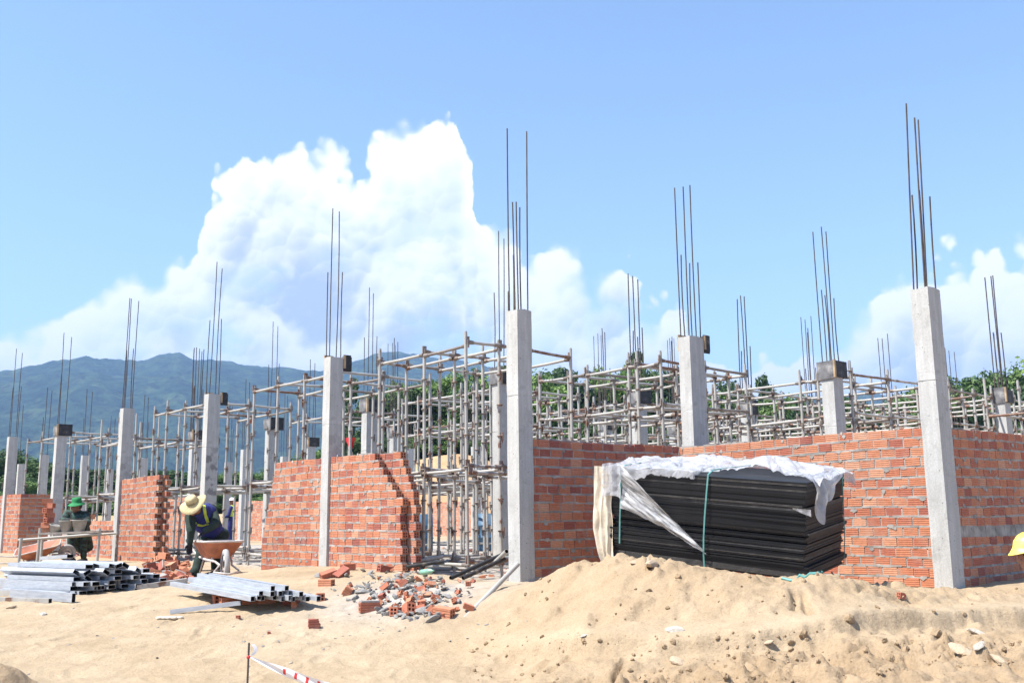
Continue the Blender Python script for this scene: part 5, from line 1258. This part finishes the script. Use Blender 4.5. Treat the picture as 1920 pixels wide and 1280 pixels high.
for k in range(7):
    lab = 'brick of the small stack on the left end of the trestle' if k < 6 else 'topmost brick of the small stack on the trestle'
    o = place('brick', BRK[0], (sx_.x + rr.uniform(-.02, .02) + (-.05 if k == 6 else 0), sx_.y + rr.uniform(-.03, .03), PZT + .03 + k * .089), (0, 0, rr.choice((.4, 1.3, -.2)) + rr.uniform(-.1, .1)), 1.05); T(o, lab, 'brick', 'bricks stacked on the trestle')
q = at_y(168, 976, 20.3); T(place('brick', BRK[0], (q.x, q.y, .82), (0, 0, .2), 1.05), 'loose brick lying on top of the low wall beside the squatting man', 'brick')
# small welded frame behind the trestle
fa = S(-16.1, -.15, 0); lf = empty('ladder', Matrix.Translation(fa) @ Matrix.Rotation(PHI + .35, 4, 'Z')); T(lf, 'short welded steel ladder standing behind the trestle planks', 'ladder')
for x in (0, .5):
    mb = MB(); mb.box(x - .02, x + .02, -.02, .02, gz(fa.x, fa.y) - .05, .62); mb.build('upright', MT['tube'], lf)
for z in (.08, .33, .60):
    mb = MB(); mb.tube([(.0, 0, z), (.5, 0, z)], .014, 6); mb.build('rung', MT['tube'], lf)
# drums deep in the gap
for (px, Y, mtl, lab) in [(789, 24, 'bluedrum', 'blue drum far inside the scaffold gap, left'), (916, 24, 'bluedrum', 'blue drum far inside the gap near the central column')]:
    q = at_y(px, 1000, Y); mb = MB(); mb.lathe([(0, 0), (.28, 0), (.29, .05), (.29, .3), (.31, .32), (.29, .34), (.29, .58), (.31, .6), (.29, .62), (.28, .88), (.0, .88)], 20)
    T(mb.build('drum', MT[mtl], None, Matrix.Translation((q.x, q.y, 0))), lab, 'drum')

# ================================================================ people
def J(px, py, Y): return at_y(px, py, Y)
def finger_hand(mb, wrist, palm_dir, side, curl, s=1.0):
    """palm plus four fingers and a thumb, appended to mb"""
    d = palm_dir.normalized(); n = d.cross(side).normalized(); k = wrist + d * .05 * s
    mb.chain([wrist, wrist + d * .03 * s, k], [.022 * s, .026 * s, .024 * s])
    for o_ in (-.024, .024): mb.chain([wrist + d * .02 * s + side * o_ * .7 * s, wrist + d * .075 * s + side * o_ * s], [.018 * s, .014 * s])
    for i, (o_, l_) in enumerate(((-.033, .062), (-.011, .074), (.011, .07), (.032, .055))):
        b_ = wrist + d * .085 * s + side * o_ * s; c1 = curl * (.8 + .15 * i)
        e1 = b_ + (d * math.cos(c1) + n * math.sin(c1)) * l_ * .5 * s; e2 = e1 + (d * math.cos(c1 * 2) + n * math.sin(c1 * 2)) * l_ * .5 * s
        mb.chain([b_ - d * .02 * s, b_, e1, e2], [.0105 * s, .0105 * s, .0095 * s, .008 * s], )
    t0 = wrist + d * .025 * s - side * .028 * s; t1 = t0 + (d * .6 - side * .7 + n * .3).normalized() * .035 * s; t2 = t1 + (d * .9 - side * .2 + n * .4).normalized() * .03 * s
    mb.chain([t0, t1, t2], [.014 * s, .012 * s, .009 * s])
def head(mb, c, fwd, up, s=1.0):
    fwd = fwd.normalized(); sd = fwd.cross(up).normalized(); up = sd.cross(fwd).normalized()
    R_ = Matrix((fwd, sd, up)).transposed()
    P = lambda a, b, z: c + fwd * a * s + sd * b * s + up * z * s
    mb.ball(P(-.012, 0, .035), (.094 * s, .074 * s, .088 * s), 20, 14, rot=R_)
    mb.ball(P(.02, 0, -.035), (.068 * s, .058 * s, .078 * s), 18, 12, rot=R_)
    mb.ball(P(.048, 0, -.086), (.034 * s, .032 * s, .026 * s), 12, 8, rot=R_)         # chin
    mb.chain([P(.078, 0, .022), P(.096, 0, -.012), P(.102, 0, -.026)], [.010 * s, .013 * s, .015 * s])   # nose
    mb.ball(P(.090, .012, -.03), .010 * s); mb.ball(P(.090, -.012, -.03), .010 * s)
    for b in (-.03, .03): mb.ball(P(.066, b, .030), (.018 * s, .024 * s, .008 * s), 10, 6, rot=R_); mb.ball(P(.056, b * 1.3, -.018), (.024 * s, .02 * s, .02 * s), 10, 6, rot=R_)
    for z in (-.052, -.065): mb.ball(P(.076, 0, z), (.014 * s, .024 * s, .007 * s), 10, 6, rot=R_)   # lips
    for b in (-.074, .074): mb.ball(P(-.012, b, -.005), (.02 * s, .010 * s, .032 * s), 10, 8, rot=R_)  # ears
    return P, R_
def eyes(P, parent):
    for b in (-.03, .03):
        mb = MB(); mb.ball(P(.072, b, .014), (.009, .011, .008), 10, 8); mb.build('eye', MT['eye'], parent)
def shoe(a, d, parent):
    d = d.normalized(); mb = MB(); s_ = d.cross(Vector((0, 0, 1)))
    for t, w_, h_ in ((-.07, .038, .042), (-.02, .042, .05), (.05, .046, .04), (.11, .048, .032), (.16, .04, .026)):
        mb.ball(a + d * t + Vector((0, 0, h_ * .7)), (.055, w_, h_), 12, 8, rot=Matrix((d, s_, Vector((0, 0, 1)))).transposed())
    remesh(mb, 'shoe', MT['shoe'], parent, .008, 3)

# --- bending man
Yb = 15.4
gL, gR = J(364, 1082, 15.1), J(404, 1071, 15.55); gL.z = gz(gL.x, gL.y); gR.z = gz(gR.x, gR.y)
hipC = J(402, 1003, 15.62); hL, hR = hipC + Vector((-.10, -.05, 0)), hipC + Vector((.10, .06, .0))
kL, kR = J(377, 1040, 15.25), J(405, 1036, 15.50)
waist = J(396, 990, 15.52); chest = J(381, 967, 15.24); neck = J(370, 956, 15.05); hd = J(362, 950, 14.90)
sL, sR = J(357, 961, 15.10), J(397, 954, 15.36); eL, eR = J(358, 995, 14.95), J(407, 981, 15.12)
wL, wR = J(356, 1018, 14.98), J(384, 995, 14.90)
man = empty('person', Matrix.Translation((gL + gR) / 2)); T(man, 'man in a wide straw hat and blue safety vest bending over beside the wheelbarrow', 'person', 'workers')
INV = Matrix.Translation(-((gL + gR) / 2))
def rel(o): o.data.transform(INV); return o
fw = Vector((-.55, -.75, -.55)); upv = Vector((-.35, -.5, .8))
mb = MB(); P, R_ = head(mb, hd, fw, upv)
mb.chain([hd + Vector((.03, .05, -.05)), neck, chest], [.055, .058, .07])
mb.chain([chest, waist, hipC], [.10, .10, .10]); mb.chain([sL, eL, wL], [.045, .036, .026]); mb.chain([sR, eR, wR], [.045, .036, .026])
mb.chain([chest, sL], [.07, .05]); mb.chain([chest, sR], [.07, .05])
mb.chain([hL, kL, gL + Vector((0, 0, .08))], [.075, .055, .038]); mb.chain([hR, kR, gR + Vector((0, 0, .08))], [.075, .055, .038]); mb.chain([hipC, hL], [.09, .07]); mb.chain([hipC, hR], [.09, .07])
rel(remesh(mb, 'body', MT['skin'], man, .0085, 3))
mb = MB(); dl = (wL - eL).normalized(); dr = (wR - eR).normalized()
finger_hand(mb, wL, (dl + Vector((0, 0, -.6))).normalized(), Vector((.8, .4, 0)).normalized(), .35, 1.08); rel(remesh(mb, 'glove', MT['glove'], man, .0055, 1))
mb = MB(); finger_hand(mb, wR, (dr + Vector((-.2, 0, -.5))).normalized(), Vector((.5, .6, .3)).normalized(), .55, 1.08); rel(remesh(mb, 'glove', MT['glove'], man, .0055, 1))
ax_ = (chest - waist).normalized(); sd = (sR - sL).normalized(); nn = ax_.cross(sd).normalized(); sd = nn.cross(ax_).normalized(); RT = Matrix((sd, nn, ax_)).transposed()
def torso(mb, e):
    for t, a, b in ((0.0, .165, .125), (.3, .17, .13), (.65, .19, .135), (1.0, .20, .13)):
        c_ = hipC.lerp(chest, t) if t < .65 else waist.lerp(chest, (t - .3) / .7); mb.ball(c_, (a + e, b + e, .14), 20, 12, rot=RT)
    mb.ball(chest.lerp(neck, .55), (.15 + e, .09 + e, .10), 18, 10, rot=RT)
mb = MB(); torso(mb, 0); mb.chain([sL, eL.lerp(sL, .1), eL, wL.lerp(eL, .06)], [.078, .07, .06, .046]); mb.chain([sR, eR, wR.lerp(eR, .06)], [.080, .062, .048]); mb.chain([chest, sL], [.1, .078]); mb.chain([chest, sR], [.1, .08]); mb.chain([chest, neck], [.09, .068])
rel(remesh(mb, 'jacket', MT['darkgreen'], man, .010, 4))
mb = MB(); torso(mb, .014); mb.chain([sL.lerp(sR, .28) + Vector((0, 0, .02)), chest], [.075, .1]); mb.chain([sR.lerp(sL, .2) + Vector((0, 0, .02)), chest], [.085, .1])
vest = remesh(mb, 'vest', MT['blue'], man, .010, 4)
# reflective bands follow the vest surface
bvh = BVHTree.FromPolygons([v.co.copy() for v in vest.data.vertices], [tuple(p.vertices) for p in vest.data.polygons])
def band(zoom, wd=.028):
    px = [(280 + a / 5.333, 860 + b / 5.333) for a, b in zoom]; pts = []
    for i in range(len(px) - 1):
        for t in range(6):
            x, y = px[i][0] + (px[i + 1][0] - px[i][0]) * t / 6, px[i][1] + (px[i + 1][1] - px[i][1]) * t / 6
            h = bvh.ray_cast(EYEV, ray(x, y).normalized())
            if h[0] is not None: pts.append((h[0], h[1]))
    if len(pts) < 2: return
    mb = MB(); vs = []; fs = []
    for i, (p_, n_) in enumerate(pts):
        d = (pts[min(i + 1, len(pts) - 1)][0] - pts[max(i - 1, 0)][0]).normalized(); s_ = d.cross(n_).normalized()
        for a, b in ((-1, .004), (1, .004), (1, -.006), (-1, -.006)): vs.append(p_ + s_ * wd * a + n_ * b)
    for i in range(len(pts) - 1): fs += [(i * 4 + q, i * 4 + (q + 1) % 4, i * 4 + 4 + (q + 1) % 4, i * 4 + 4 + q) for q in range(4)]
    mb.add(vs, fs); rel(mb.build('reflective_band', MT['hivis'], vest))
band([(545, 462), (560, 560), (592, 650)], .022); band([(592, 650), (530, 668), (470, 655)], .020); band([(410, 545), (440, 615), (475, 655)], .018); band([(680, 600), (720, 610)], .016)
rel(vest)
mb = MB(); mb.chain([hL, hL.lerp(kL, .5), kL, kL.lerp(gL, .6), gL + Vector((0, 0, .10))], [.115, .105, .085, .078, .072]); mb.chain([hR, hR.lerp(kR, .5), kR, gR + Vector((0, 0, .10))], [.115, .10, .082, .07])
mb.ball(hipC, (.17, .15, .14), 18, 12); rel(remesh(mb, 'trousers', MT['darkgreen'], man, .010, 4))
shoe(gL - INV.inverted().translation, Vector((-.7, -.7, 0)), man); shoe(gR - INV.inverted().translation, Vector((-.5, -.8, 0)), man)
def hat(c, upv, r, crown, drop, mtl, parent, inv, hh=.11, band_m=None, sag=.0):
    q_ = upv.normalized(); m = Matrix.Translation(c) @ q_.to_track_quat('Z', 'Y').to_matrix().to_4x4()
    mb = MB(); n = 36; vs = []; fs = []
    prof = [(0, hh), (crown * .55, hh), (crown * .86, hh * .92), (crown * .97, hh * .6), (crown * 1.02, .02), (crown * 1.06, .0), (r * .75, -drop * .4), (r, -drop), (r * 1.0, -drop - .006), (r * .74, -drop * .4 - .008), (crown * 1.0, -.008)]
    for (a, z) in prof:
        for k in range(n):
            t = 2 * math.pi * k / n; wv = sag * math.sin(2 * t + .6) * (a / r) ** 2; ox_ = 1.12 if a <= crown * 1.03 else 1.0
            vs.append((a * ox_ * math.cos(t), a * math.sin(t), z + wv))
    for i in range(len(prof) - 1):
        for k in range(n): fs.append((i * n + k, i * n + (k + 1) % n, (i + 1) * n + (k + 1) % n, (i + 1) * n + k))
    mb.add(vs, fs, 0, .5, True); o = mb.build('hat', mtl, parent); o.data.transform(m); o.data.transform(inv)
    if band_m:
        mb = MB(); mb.lathe([(crown * 1.10, .005), (crown * 1.10, .03), (crown * 1.085, .034)], 30); b_ = mb.build('hat_band', band_m, o); b_.data.transform(m); b_.data.transform(inv)
    return o
hat(J(361, 945, 14.86) + Vector((0, 0, .03)), Vector((-.30, -.62, .72)), .208, .086, .03, MT['straw'], man, INV, .10, MT['khaki'], .03)
eyes(lambda a, b, z: INV @ P(a, b, z), man)
rel(bpy.data.objects.new('x', bpy.data.meshes.new('x')))
# --- squatting man behind the trestle
base = ongz(J(146, 1040, 20.1)); Y0 = 20.1
pel = Vector((base.x + .02, base.y + .18, base.z + .27)); ch = J(146, 972, Y0); nk = J(145, 957, Y0 - .05); hd = J(143.5, 949, Y0 - .1)
sL, sR = J(127, 963, Y0), J(161, 965, Y0); kL, kR = J(133, 980, Y0 - .38), J(158, 981, Y0 - .36); fL, fR = ongz(J(135, 1040, Y0 - .25)), ongz(J(157, 1040, Y0 - .22))
eL, eR = J(118, 976, Y0 - .2), J(164, 980, Y0 - .2); wL, wR = J(135, 976, Y0 - .48), J(147, 979, Y0 - .50)
sq = empty('person', Matrix.Translation(base)); T(sq, 'man in a green hat and camouflage jacket squatting behind the trestle', 'person', 'workers'); INV = Matrix.Translation(-base)
mb = MB(); P, R_ = head(mb, hd, Vector((-.75, -.65, -.12)), Vector((0, -.05, 1)))
mb.chain([hd + Vector((.02, .03, -.05)), nk, ch], [.055, .056, .08]); mb.chain([ch, pel], [.11, .12])
for s_, e_, w_, h_, k_, f_ in ((sL, eL, wL, Vector((-.1, 0, 0)), kL, fL), (sR, eR, wR, Vector((.1, 0, 0)), kR, fR)):
    mb.chain([ch, s_, e_, w_], [.08, .048, .038, .027]); mb.chain([pel + h_, k_, f_ + Vector((0, 0, .08))], [.085, .058, .04])
finger_hand(mb, wL, Vector((.5, -.4, -.3)), Vector((.3, .2, .9)).normalized(), .6); finger_hand(mb, wR, Vector((-.5, -.4, -.3)), Vector((.2, -.2, .9)).normalized(), .6)
rel(remesh(mb, 'body', MT['skin'], sq, .0075, 2))
mb = MB(); mb.ball(ch, (.19, .13, .17), 18, 12); mb.ball(ch.lerp(pel, .5), (.175, .14, .2), 18, 12); mb.chain([ch, nk], [.11, .068]); mb.ball(ch + Vector((0, .0, .06)), (.16, .1, .08), 16, 10)
for s_, e_, w_ in ((sL, eL, wL), (sR, eR, wR)): mb.chain([ch + Vector((0, 0, .05)), s_, s_.lerp(e_, .5), e_, w_.lerp(e_, .2)], [.1, .085, .08, .07, .052])
rel(remesh(mb, 'jacket', MT['camo'], sq, .010, 4))
mb = MB()
for h_, k_, f_ in ((Vector((-.1, 0, 0)), kL, fL), (Vector((.1, 0, 0)), kR, fR)): mb.chain([pel + h_, (pel + h_).lerp(k_, .5), k_, k_.lerp(f_, .5), f_ + Vector((0, 0, .1))], [.10, .095, .082, .066, .06])
mb.ball(pel, (.16, .15, .14), 16, 10); rel(remesh(mb, 'trousers', MT['camo'], sq, .011, 4))
for f_ in (fL, fR): shoe(INV @ f_, Vector((-.15, -1, 0)), sq)
hat(hd + Vector((.0, .0, .075)), Vector((-.05, -.12, 1)), .165, .088, .045, MT['greenhat'], sq, INV, .105, None, .012)
eyes(lambda a, b, z: INV @ P(a, b, z), sq)
mb = MB(); mb.ball(INV @ P(-.045, 0, .0), (.066, .07, .06), 12, 8); mb.build('hair', MT['hair'], sq)
# --- worker with a yellow helmet at the right edge (crouching on the lower ground, only the head reaches the frame)
Y3 = 7.15; hd = J(1934, 1041, Y3); g3 = Vector((hd.x + .28, hd.y + .06, 0)); g3.z = gz(g3.x, g3.y)
w3 = empty('person', Matrix.Translation(g3)); T(w3, 'worker in a yellow safety helmet leaning in at the right edge of the picture', 'person', 'workers'); INV = Matrix.Translation(-g3)
mb = MB(); P, R_ = head(mb, hd, Vector((-1, -.12, -.10)), Vector((-.12, 0, 1)), 1.0)
nk = hd + Vector((.07, .02, -.11)); ch = hd + Vector((.30, .03, -.24)); pel = Vector((g3.x + .22, g3.y, g3.z + .26)); ch = ch.lerp(pel, .1)
sh = [ch + Vector((-.02, s * .19, .06)) for s in (-1, 1)]; kn = [Vector((g3.x + .02, g3.y + s * .13, g3.z + .42)) for s in (-1, 1)]; ft = [ongz(Vector((g3.x + .08, g3.y + s * .14, 0))) for s in (-1, 1)]
el_ = [sh[i] + Vector((.04, (-.06, .06)[i], -.26)) for i in (0, 1)]; wr = [kn[i] + Vector((.02, 0, .08)) for i in (0, 1)]
mb.chain([hd + Vector((.03, .01, -.05)), nk, ch], [.056, .058, .08]); mb.chain([ch, pel], [.12, .13])
for i in (0, 1):
    mb.chain([ch, sh[i], el_[i], wr[i]], [.09, .05, .04, .028]); mb.chain([pel + Vector((0, (-.1, .1)[i], 0)), kn[i], ft[i] + Vector((0, 0, .08))], [.085, .058, .04])
    finger_hand(mb, wr[i], Vector((-1, 0, -.3)), Vector((0, 1, 0)), .5)
rel(remesh(mb, 'body', MT['skin_pale'], w3, .0055, 2))
mb = MB(); mb.ball(ch, (.13, .20, .17), 18, 12); mb.ball(ch.lerp(pel, .5), (.14, .18, .18), 18, 12); mb.chain([ch, nk + Vector((.02, 0, -.02))], [.11, .066])
for i in (0, 1): mb.chain([ch, sh[i], el_[i], wr[i].lerp(el_[i], .15)], [.11, .085, .068, .05])
rel(remesh(mb, 'jacket', MT['blue'], w3, .010, 4))
mb = MB(); mb.ball(pel, (.16, .18, .15), 16, 10)
for i in (0, 1): mb.chain([pel + Vector((0, (-.1, .1)[i], 0)), kn[i], ft[i] + Vector((0, 0, .1))], [.13, .092, .07])
rel(remesh(mb, 'trousers', MT['darkgreen'], w3, .011, 4))
for i in (0, 1): shoe(INV @ ft[i], Vector((-1, 0, 0)), w3)
eyes(lambda a, b, z: INV @ P(a, b, z), w3)
mb = MB(); up3 = R_ @ Vector((0, 0, 1)); mm = Matrix.Translation(P(-.008, 0, .045)) @ R_.to_4x4()
n = 36; vs = []; prof = [(0, .118), (.035, .114), (.07, .098), (.095, .065), (.106, .025), (.110, 0.0), (.118, -.004), (.120, -.010), (.108, -.010)]
for (a, z) in prof:
    for k in range(n):
        t = 2 * math.pi * k / n; fx = math.cos(t); br = (.036 * max(0, fx) ** 3) if abs(z) < .012 and a > .109 and a < .121 else 0
        rid = .006 * math.exp(-((math.sin(t)) / .18) ** 2) if .02 < z < .116 else 0
        vs.append(((a * 1.16 + br + rid) * math.cos(t), (a * .92 + rid) * math.sin(t), z - br * .5 + rid))
mb.add(vs, [(i * n + k, i * n + (k + 1) % n, (i + 1) * n + (k + 1) % n, (i + 1) * n + k) for i in range(len(prof) - 1) for k in range(n)], 0, .5, True)
he = mb.build('helmet', MT['helmet'], w3); he.data.transform(mm); he.data.transform(INV)
mb = MB(); mb.box(.1215, .124, -.016, .016, .03, .052); lo = mb.build('emblem', MT['white'], he); lo.data.transform(mm @ Matrix.Translation((-.004, 0, 0)) @ Matrix.Rotation(-.18, 4, 'Y')); lo.data.transform(INV)
# --- distant worker behind the pipes
q = at_y(432, 1020, 38); q.z = 0; dw = empty('person', Matrix.Translation(q)); T(dw, 'distant worker in a green vest behind the pipes right of the bending man', 'person', 'workers')
mb = MB(); c_ = Vector((0, 0, 0)); P, R_ = head(mb, Vector((0, 0, 1.52)), Vector((-1, -.3, -.1)), Vector((0, 0, 1)))
mb.chain([(0, 0, 1.46), (.02, 0, 1.38), (.02, 0, 1.25), (.02, 0, .9)], [.055, .056, .1, .1])
for s in (-1, 1): mb.chain([(.02, 0, 1.3), (.02, s * .18, 1.3), (-.05, s * .2, 1.02), (-.22, s * .14, .95), (-.30, s * .12, .95)], [.08, .05, .038, .028, .022]); mb.chain([(.02, s * .08, .9), (-.03, s * .1, .48), (.02, s * .1, .07)], [.08, .055, .04])
remesh(mb, 'body', MT['skin'], dw, .012, 2)
mb = MB(); mb.ball((.02, 0, 1.2), (.13, .19, .2), 14, 10); mb.ball((.02, 0, 1.0), (.13, .17, .16), 14, 10); remesh(mb, 'vest', MT['hivis'], dw, .015, 3)
mb = MB()
for s in (-1, 1): mb.chain([(.02, s * .08, .9), (-.03, s * .1, .48), (.02, s * .1, .1)], [.11, .08, .07]); mb.chain([(.02, s * .17, 1.3), (-.05, s * .2, 1.02), (-.2, s * .14, .95)], [.07, .06, .045])
mb.ball((.02, 0, .9), (.13, .16, .12)); remesh(mb, 'overalls', MT['blue'], dw, .015, 3)
mb = MB(); mb.lathe([(0, .1), (.06, .09), (.095, .04), (.105, 0), (.13, -.01), (.10, -.01)], 20); mb.build('helmet', MT['white'], dw, Matrix.Translation((0, 0, 1.58)))

# ================================================================ trees
def tree_meshes(seed, kind):
    r2 = random.Random(seed); mb = MB(); tk = MB()
    # unit tree of height about 1 (scaled per copy)
    lobes = []
    if kind == 'tall':
        for k in range(17): lobes.append((Vector((r2.gauss(0, .07), r2.gauss(0, .07), .45 + .52 * k / 17)), r2.uniform(.07, .13) * (1.15 - .45 * k / 17)))
    elif kind == 'bush':
        for k in range(16): lobes.append((Vector((r2.gauss(0, .24), r2.gauss(0, .22), r2.uniform(.12, .82))), r2.uniform(.12, .22)))
    elif kind == 'bamboo':
        for k in range(26):
            a = r2.uniform(0, 6.28); t = r2.uniform(.25, 1.0); rd = (.08 + .30 * t ** 1.7) * r2.uniform(.4, 1)
            lobes.append((Vector((rd * math.cos(a), rd * math.sin(a), t * r2.uniform(.85, 1.0))), r2.uniform(.07, .14)))
    else:
        for k in range(20):
            a = r2.uniform(0, 6.28); t = r2.uniform(.22, .95); rd = .34 * math.sin(math.pi * min(1, (t + .12) * .85)) * r2.uniform(.3, 1)
            lobes.append((Vector((rd * math.cos(a), rd * math.sin(a), t)), r2.uniform(.09, .17)))
    h0 = .42 if kind == 'tall' else .25
    tk.tube([(0, 0, -.06), (r2.uniform(-.02, .02), 0, .3), (0, r2.uniform(-.02, .02), .6), (0, 0, .85)], [.028, .022, .014, .006], 7)
    for (c_, r_) in lobes:
        if r2.random() < .6: tk.tube([(0, 0, max(.1, c_.z * .65)), c_ * .6 + Vector((0, 0, c_.z * .35)), c_], [.012, .008, .003], 5)
        tl = r2.random(); nl = int(330 * (r_ / .13) ** 1.4)
        for k in range(nl):
            d = Vector((r2.gauss(0, 1), r2.gauss(0, 1), r2.gauss(0, 1))).normalized(); rad = r_ * (r2.random() ** .42) * (1.0 if r2.random() < .85 else 1.25)
            p_ = c_ + Vector((d.x * rad, d.y * rad, d.z * rad * .8)); s_ = r2.uniform(.008, .02)
            n_ = (d + Vector((r2.gauss(0, .7), r2.gauss(0, .7), r2.gauss(0, .7) + .4))).normalized(); a = n_.orthogonal().normalized(); b = n_.cross(a); an = r2.uniform(0, 6.28)
            e1 = (a * math.cos(an) + b * math.sin(an)) * s_ * r2.uniform(1.0, 1.9); e2 = (b * math.cos(an) - a * math.sin(an)) * s_ * .8
            mb.add([p_ - e1, p_ - e2 + n_ * s_ * .25, p_ + e1, p_ + e2 + n_ * s_ * .2], [(0, 1, 2, 3)], 0, min(1, max(0, tl * .55 + r2.random() * .45)))
    lm = {'tall': 'leaf_dark', 'bush': 'leaf_mid', 'bamboo': 'leaf_bright', 'broad': 'leaf_mid', 'dark': 'leaf_dark'}[kind]
    return mb.mesh('crown', [MT[lm]]), tk.mesh('trunk', [MT['bark']])
PROTO = {k: [tree_meshes(i * 7 + j, k) for j in range(2)] for i, k in enumerate(('tall', 'bush', 'bamboo', 'broad', 'dark'))}
rr = random.Random(77)
def tree(px, py, Y, kind, wx, label, group):
    q = at_y(px, py, Y); g = gz(q.x, q.y); h = max(1.5, q.z - g)
    root = empty('tree', Matrix.Translation((q.x, q.y, g)) @ Matrix.Rotation(rr.uniform(0, 6.28), 4, 'Z') @ Matrix.Diagonal((wx, wx, h, 1))); T(root, label, 'tree', group)
    cm, tm = rr.choice(PROTO[kind]); inst('crown', cm, root); inst('trunk', tm, root)
SKY = [(-60, 830), (0, 838), (30, 842), (60, 852), (100, 862), (140, 870), (180, 880), (220, 890), (260, 890), (300, 880), (340, 872), (380, 880), (430, 890), (480, 880), (530, 860), (570, 852), (600, 845), (650, 822), (690, 745), (715, 722), (750, 728), (790, 708), (830, 704), (860, 702), (900, 715), (950, 720), (1000, 700), (1030, 706), (1090, 708), (1130, 704), (1180, 700), (1220, 688), (1270, 692), (1310, 710), (1350, 718), (1400, 722), (1440, 735), (1500, 752), (1560, 745), (1610, 742), (1660, 752), (1710, 735), (1740, 728), (1780, 712), (1815, 708), (1850, 700), (1880, 696), (1920, 688), (1980, 690)]
sxp = [a for a, b in SKY]; syp = [b for a, b in SKY]
LB = {'broad': ('rounded mid green tree in the belt of trees behind the site', 'mid green trees behind the site'), 'bamboo': ('feathery bright green bamboo clump behind the scaffolds', 'bamboo clumps behind the site'), 'dark': ('dark green tree in the belt of trees behind the site', 'dark trees behind the site'), 'bush': ('low bushy shrub at the foot of the trees', 'shrubs at the foot of the trees')}
px = -50
while px < 1985:
    ty = float(np.interp(px, sxp, syp)); right = px > 660
    kind = rr.choice(('bamboo', 'bamboo', 'broad', 'dark')) if 680 < px < 1340 else rr.choice(('broad', 'broad', 'dark'))
    Y = rr.uniform(72, 82); tree(px, ty + rr.uniform(-4, 10), Y, kind, rr.uniform(5.0, 7.5) if right else rr.uniform(5.5, 8), *LB[kind]); px += rr.uniform(24, 36) if right else rr.uniform(34, 46)
px = -40
while px < 1985:
    ty = float(np.interp(px, sxp, syp)); k2 = rr.choice(('bush', 'bush', 'dark')); Y = rr.uniform(62, 69)
    tree(px, ty + (970 - ty) * rr.uniform(.28, .5), Y, k2, rr.uniform(4.5, 6.5), *LB[k2]); px += rr.uniform(34, 52)
for (px_, py_, Y, kind, wx, lab) in [(1057, 682, 84, 'tall', 8.5, 'dark rounded tree standing above the others, left above the shaded wall'), (1187, 656, 86, 'tall', 6.5, 'tall lacy dark tree rising above the belt behind the collared column'), (938, 684, 84, 'tall', 7.5, 'dark tree top just left of the central column'), (1428, 700, 84, 'tall', 4.5, 'thin leaning tree with sparse tufts right of the wall corner column'),
                                     (1378, 712, 80, 'tall', 3.5, 'thin sparse tree beside the thin leaning one'), (1905, 682, 74, 'broad', 9, 'broad tree at the right edge above the grey collar'), (1808, 700, 76, 'broad', 9, 'round topped tree between the nearest column and the grey collar'), (655, 705, 70, 'tall', 3.5, 'slim dark palm like tree right behind the second column')]:
    tree(px_, py_, Y, kind, wx, lab, 'trees standing above the belt')
